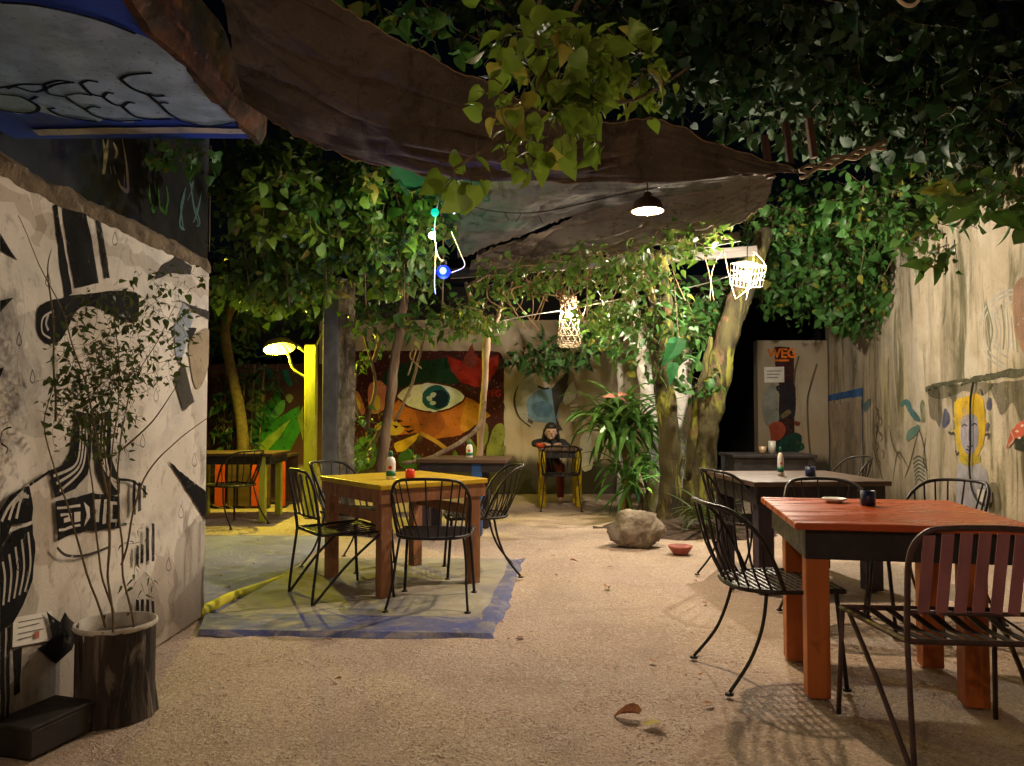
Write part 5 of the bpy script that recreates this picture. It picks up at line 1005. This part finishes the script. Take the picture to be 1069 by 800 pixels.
# brown stubs and rope where the cloths are tied
for k, (px, y0, y1) in enumerate(((800, 142, 186), (822, 128, 178), (846, 124, 165))):
    mb = MB(); mb.bar(at(px + 4, y1, 6.35), at(px - 2, y0, 6.35), .05, .06); mb.build('post', M['brownplank'], bm, bevel=.004)
mb = MB()
for k in range(3): mb.tube([at(835, 178 + 3 * k, 6.3) .lerp(at(925, 148 + 2 * k, 6.2), t) + V3(0, 0, .02 * math.sin(t * 20 + k * 2)) for t in np.linspace(0, 1, 24)], .016, 6)
tag(mb.build('rope', M['rope'], smooth=True), 'twisted tan rope tying the shade cloth up to the right', 'rope')
c = at(947, -10, 3.0); mb = MB(); mb.tube([c + V3(.062 * math.cos(a_), .02 * math.cos(a_), .062 * math.sin(a_)) for a_ in np.linspace(0, 2 * math.pi, 32)], .008, 6); tag(mb.build('hoop', M['wicker'], smooth=True), 'thin pale hoop hanging from the dark canopy at the top edge', 'hoop')

# ================================================================== LAMPS
def bulb_mb(c, r): return MB().ell(c, (r, r, r * 1.25), 12, 8)
# dome pendant under the cloth
c = at(676, 214, 5.6); t = thing('pendant_lamp', 'lit dome pendant lamp hanging under the tan cloth', 'lamp', c)
mb = MB(); prof = [(.12, -.045), (.118, -.03), (.1, .02), (.06, .05), (.03, .065), (.028, .09), (.001, .092)]
mb.lathe(prof, c, 28); mb.f = [f for f in mb.f if len(f) < 10]; mb.mi = [0] * len(mb.f); mb.build('lamp_shade', M['shade'], t, smooth=True)
mb = MB(); mb.lathe([(r * .965, z - .003) for r, z in prof[:5]], c, 28); mb.f = [f for f in mb.f if len(f) < 10]; mb.mi = [0] * len(mb.f); mb.build('inner_lining', M['shadein'], t, smooth=True)
bulb_mb(c + V3(0, 0, -.008), .055).build('bulb', M['bulbwarm'], t, smooth=True)
mb = MB(); mb.tube([c + V3(0, 0, .09), c + V3(0, 0, .26)], .006, 5); mb.build('cord', M['cableblack'], t)
fill_lamp = copy_tree(t); fill_lamp.location = (-.9, -.7, 2.7); fill_lamp['label'] = 'added unseen fill bulb hanging behind the viewer on the mural wall side'  # unseen lamp added as fill for the left side and softer shadows
for ch in fill_lamp.children:
    if ch.name.startswith('bulb'):
        ch.data = ch.data.copy(); ch.data.materials[0] = emit('unseen_warm_bulb', (1, .72, .48), 420)
assumed_lamp = copy_tree(t); assumed_lamp.location = (.75, -1.3, 2.75); assumed_lamp['label'] = 'assumed unseen bare bulb hanging behind the viewer over the near gravel'  # added unseen lamp, assumed from light on surfaces facing the camera
for ch in list(assumed_lamp.children) + list(fill_lamp.children):
    if ch.name.startswith(('lamp_shade', 'inner')): bpy.data.objects.remove(ch)
for ch in assumed_lamp.children:
    if ch.name.startswith('bulb'):
        ch.data = ch.data.copy(); ch.data.materials[0] = emit('unseen_warm_bulb', (1, .72, .48), 420)
# small unseen ground lamp, assumed from the glow on the whitewashed trunks
c = at(693, 503, 8.75); c.z = .2; t = thing('assumed_ground_lamp', 'small assumed ground lamp between the upright trunk and the whitewashed trunks', 'lamp', (c.x, c.y, 0))
MB().ell(c, (.03, .03, .035), 12, 8).build('bulb', emit('assumed_ground_bulb', (1, .93, .8), 900), t, smooth=True)
mb = MB(); mb.tube([V3(c.x, c.y, 0), c - V3(0, 0, .02)], .015, 8); mb.lathe([(.06, -.06), (.07, .04), (.066, .04), (.056, -.055)], c + V3(0, -.02, 0), 16); mb.build('holder', M['blackbox'], t)
# caged wicker lamp
c = at(780, 287, 7.5); t = thing('cage_lamp', 'glaring box shaped wicker lamp beside the leaning trunk', 'lamp', c)
mb = MB(); Mr = Matrix.Rotation(R(8), 3, 'Y') @ Matrix.Rotation(R(25), 3, 'Z'); hw, hh = .112, .106
for k in range(6):
    f = -hw + 2 * hw * k / 5
    for s in (-1, 1):
        for p, q in (((f, s * hw, -hh), (f * 1.08, s * hw * 1.08, hh)), ((s * hw, f, -hh), (s * hw * 1.08, f * 1.08, hh)), ((f, -hw, hh) if s > 0 else (-hw, f, hh), (f, hw, hh) if s > 0 else (hw, f, hh))):
            mb.tube([c + Mr @ V3(*p), c + Mr @ V3(*q)], .0022, 4)
for z in np.linspace(-hh, hh, 4):
    e = hw * (1 + .08 * (z + hh) / (2 * hh)); lp_ = [(-e, -e), (e, -e), (e, e), (-e, e), (-e, -e)]
    for a_, b_ in zip(lp_, lp_[1:]): mb.tube([c + Mr @ V3(*a_, z), c + Mr @ V3(*b_, z)], .0022, 4)
mb.build('lamp_shade', M['wickerdark'], t)
bulb_mb(c, .037).build('bulb', M['bulbcage'], t, smooth=True)
mb = MB(); mb.tube([c + V3(0, 0, .04), c + V3(.01, 0, .45)], .006, 5); mb.build('cord', M['cableblack'], t)
# woven bottle lamp
c = at(594, 336, 8.6); t = thing('woven_lamp', 'lit tapering woven lamp hanging before the back wall', 'lamp', c)
mb = MB(); prof = [(.088, .28), (.1, .12), (.116, -.06), (.134, -.23), (.117, -.28)]
pr = lambda u: (float(np.interp(u, np.linspace(0, 1, 5), [q[0] for q in prof])), float(np.interp(u, np.linspace(0, 1, 5), [q[1] for q in prof])))
for s in (-1, 1):
    for k in range(10):
        mb.tube([c + V3(pr(u)[0] * math.cos(2 * math.pi * k / 10 + s * u * 3.2), pr(u)[0] * math.sin(2 * math.pi * k / 10 + s * u * 3.2), pr(u)[1]) for u in np.linspace(0, 1, 16)], .0042, 4, cap=False)
for u in np.linspace(0, 1, 9): mb.tube([c + V3(pr(u)[0] * math.cos(a_), pr(u)[0] * math.sin(a_), pr(u)[1]) for a_ in np.linspace(0, 2 * math.pi, 22)], .0035, 4, cap=False)
mb.build('lamp_shade', M['wickerdark'], t)
bulb_mb(c + V3(0, 0, .07), .035).build('bulb', M['bulbwoven'], t, smooth=True)
mb = MB(); mb.tube([c + V3(0, 0, .1), c + V3(0, 0, .5)], .005, 5); mb.build('cord', M['cablewhite'], t)
# yellow dome lamp on the post arm
c = at(291, 360, 8.8); t = thing('dome_lamp', 'yellow dome lamp on the arm of the yellow post', 'lamp', c)
Mr = Matrix.Rotation(R(-16), 3, 'X') @ Matrix.Rotation(R(-12), 3, 'Y'); prof = [(.18, -.05), (.176, -.02), (.14, .03), (.08, .06), (.03, .07), (.001, .072)]
mb = MB(); mb.lathe(prof, c, 28, M=Mr); mb.f = [f for f in mb.f if len(f) < 10]; mb.mi = [0] * len(mb.f); mb.build('lamp_shade', mat('mustard_enamel', (.45, .38, .06), (.35, .28, .05), 9, .5), t, smooth=True)
mb = MB(); mb.lathe([(r * .97, z - .004) for r, z in prof[:5]], c, 28, M=Mr); mb.f = [f for f in mb.f if len(f) < 10]; mb.mi = [0] * len(mb.f); mb.build('inner_lining', mat('mustard_lining', (.16, .14, .025), (.12, .1, .02), 9, .6), t, smooth=True)
bulb_mb(c + V3(-.06, -.02, -.05), .035).build('bulb', M['bulbyellow'], t, smooth=True)
# fairy lights
fl = [(454, 222, 'bulbgreen', .03, 'round green fairy bulb, topmost of the coloured bulbs'), (451, 246, 'bulbamber', .026, 'amber white fairy bulb between the green and the blue'), (463, 284, 'bulbblue', .05, 'large glowing blue bulb under the amber one')]
for px, py, m_, r_, lb in fl:
    c = at(px, py, 5.5); t = thing('fairy_bulb', lb, 'bulb', c, 'coloured bulbs on the hanging wire')
    MB().ell(c, (r_, r_, r_), 16, 10).build('bulb', M[m_], t, smooth=True)
    if m_ == 'bulbblue': MB().ell(c + V3(0, -.034, 0), (.026, .026, .026), 12, 8).build('glowing_core', M['bulbbluecore'], t, smooth=True)
    if 1:
        ld = bpy.data.lights.new('bulb_light', 'POINT'); ld.color, ld.energy = {'bulbblue': ((.08, .16, 1), 18), 'bulbgreen': ((.05, .9, .4), 7), 'bulbamber': ((1, .8, .35), 20)}[m_]; ld.shadow_soft_size = .02
        lo_ = bpy.data.objects.new('bulb_light', ld); COL.objects.link(lo_); lo_.parent = t; lo_.location = (0, -.02, -r_ - .03)
    mb = MB(); mb.lathe([(r_ * .45, r_ * .8), (r_ * .45, r_ * 1.7), (.004, r_ * 1.8)], c, 10); mb.build('socket', M['cableblack'], t, smooth=True)
c = at(474, 222, 5.6); t = thing('fairy_bulb', 'tiny pale bulb right of the green one', 'bulb', c, 'coloured bulbs on the hanging wire'); MB().ell(c, (.01,) * 3, 8, 6).build('bulb', M['bulbtiny'], t)
mb = MB(); mb.tube([c, c + V3(0, 0, .03)], .007, 6); mb.build('socket', M['cableblack'], t)
mb = MB()
for pts in ([(458, 190, 5.5), (455, 212, 5.5), (452, 236, 5.5), (455, 262, 5.5), (462, 272, 5.5)], [(454, 250, 5.5), (452, 290, 5.5), (453, 305, 5.5)], [(470, 238, 5.5), (480, 262, 5.5), (484, 275, 5.5), (470, 282, 5.5)], [(458, 190, 5.5), (500, 178, 5.6)]): mb.tube(catmull([at(*p) + V3(0, .11, 0) for p in pts], 6), .0035, 5)
tag(mb.build('bulb_wire', M['cablewhite'], smooth=True), 'pale looping wire carrying the coloured bulbs', 'wire')
mb = MB()
for pts in ([(455, 200, 5.6), (500, 218, 5.9), (560, 222, 6.3), (640, 205, 6.6), (690, 195, 6.6)],): mb.tube(catmull([at(*p) for p in pts], 6), .006, 5)
for k in range(5): p = at(490 + 18 * k, 217 + 2 * k, 5.95 + .07 * k); mb.tube([p, p + V3(.04 * (-1) ** k, 0, -.07)], .004, 4)
tag(mb.build('dead_twig', M['cableblack'], smooth=True), 'thin black twig crossing under the grey cloth', 'twig')
mb = MB(); mb.tube(catmull([at(525, 335, 7.6), at(560, 328, 8.1), at(594, 323, 8.6), at(650, 312, 8.4), at(720, 300, 8.1), at(775, 284, 7.48)], 6), .006, 5); mb.tube([at(612, 318, 8.5), at(608, 334, 8.5)], .005, 4)
tag(mb.build('lamp_wire', M['cablewhite'], smooth=True), 'pale wire strung from the woven lamp to the caged lamp', 'wire')

# ================================================================== PERSON (seated, hunched over the small table)
px0 = at(575, 455, 10.5).x
P0 = V3(px0, 10.72, 0)
pe = thing('person', 'person in black with dark hair bent over the small yellow legged table', 'person', P0)
def cap(mb, a, b, ra, rb, n=8):
    a, b = Vector(a), Vector(b)
    for i in range(n + 1): f = i / n; rr = ra + (rb - ra) * f; mb.ell(a.lerp(b, f), (rr,) * 3, 10, 8)
L = lambda x, y, z: P0 + V3(x, y, z)
def remesh(o, vs, sm=4):
    m = o.modifiers.new('skin', 'REMESH'); m.mode = 'VOXEL'; m.voxel_size = vs; m.use_smooth_shade = True
    s = o.modifiers.new('smooth', 'SMOOTH'); s.factor = .5; s.iterations = sm
mb = MB(); hc = L(0, -.26, .945)
mb.ell(hc, (.077, .095, .105), 16, 12, M=Matrix.Rotation(R(22), 3, 'X')); mb.ell(hc + V3(0, -.03, -.06), (.055, .06, .055)); mb.ell(hc + V3(0, -.098, -.012), (.011, .016, .022)); mb.ell(hc + V3(0, -.08, -.085), (.022, .018, .016))
for s in (-1, 1): mb.ell(hc + V3(s * .08, .0, -.01), (.012, .02, .03))
cap(mb, L(0, -.14, .84), hc + V3(0, .02, -.05), .052, .048, 4)
cap(mb, L(0, .02, .47), L(0, -.13, .80), .135, .115, 8); cap(mb, L(-.13, -.12, .79), L(.13, -.12, .79), .06, .06, 6)
for s in (-1, 1):
    cap(mb, L(s * .17, -.12, .79), L(s * .22, -.3, .77 - .02 * s), .048, .04); cap(mb, L(s * .22, -.3, .77 - .02 * s), L(s * .09, -.46, .785), .038, .026)
    h0 = L(s * .07, -.49, .79); mb.ell(h0, (.036, .042, .017))
    for k in range(4): cap(mb, h0 + V3(-s * .012 + (k - 1.5) * .017, -.03, .002), h0 + V3(-s * .02 + (k - 1.5) * .018, -.078 + .006 * abs(k - 1.5), -.014), .0085, .007, 4)
    cap(mb, h0 + V3(-s * .03, .0, .0), h0 + V3(-s * .052, -.035, -.008), .01, .008, 4)
    cap(mb, L(s * .09, .0, .46), L(s * .12, -.4, .47), .082, .058); cap(mb, L(s * .12, -.4, .46), L(s * .12, -.36, .07), .055, .038); cap(mb, L(s * .12, -.34, .045), L(s * .12, -.5, .035), .038, .03, 5)
body = mb.build('body', M['skin'], pe); remesh(body, .008)
mb = MB(); cap(mb, L(0, .02, .48), L(0, -.13, .79), .148, .128, 8); cap(mb, L(-.13, -.12, .785), L(.13, -.12, .785), .07, .07, 6)
for s in (-1, 1): cap(mb, L(s * .17, -.12, .79), L(s * .22, -.3, .77 - .02 * s), .06, .053, 6); cap(mb, L(s * .22, -.3, .77 - .02 * s), L(s * .13, -.41, .782), .051, .04, 5)
o = mb.build('shirt', M['shirt'], pe); remesh(o, .012)
mb = MB()
for s in (-1, 1): cap(mb, L(s * .09, .02, .47), L(s * .12, -.4, .475), .098, .07); cap(mb, L(s * .12, -.4, .46), L(s * .12, -.36, .1), .066, .052)
o = mb.build('trousers', M['jeans'], pe); remesh(o, .014)
mb = MB(); mb.ell(hc + V3(0, .035, .03), (.092, .1, .105)); mb.ell(hc + V3(0, -.02, .075), (.08, .09, .05))
for s in (-1, 1): cap(mb, hc + V3(s * .075, .01, .02), L(s * .12, -.2, .76), .035, .03, 6)
cap(mb, hc + V3(0, .08, .0), L(0, -.02, .72), .08, .07, 6)
o = mb.build('hair', M['hair'], pe); remesh(o, .01, 3)
for s in (-1, 1): mb = MB(); mb.ell(hc + V3(s * .03, -.089, .012), (.012, .008, .006)); mb.build('eye', M['hair'], pe, smooth=True)
mb = MB(); mb.ell(hc + V3(0, -.096, -.055), (.022, .008, .006)); mb.build('mouth', mat('lips', (.3, .13, .09), (.26, .1, .08), 9, .5), pe, smooth=True)
# stool under the person
st = thing('stool', 'low wooden stool the person sits on behind the small table', 'stool', (P0.x, P0.y + .02, 0))
mb = MB(); mb.box((P0.x, P0.y + .02, .37), (.34, .32, .03)); mb.build('seat', M['brownwood'], st, bevel=.005)
for sx in (-1, 1):
    for sy in (-1, 1): mb = MB(); mb.box((P0.x + sx * .14, P0.y + .02 + sy * .13, .178), (.035, .035, .354)); mb.build('leg', M['brownwood'], st)
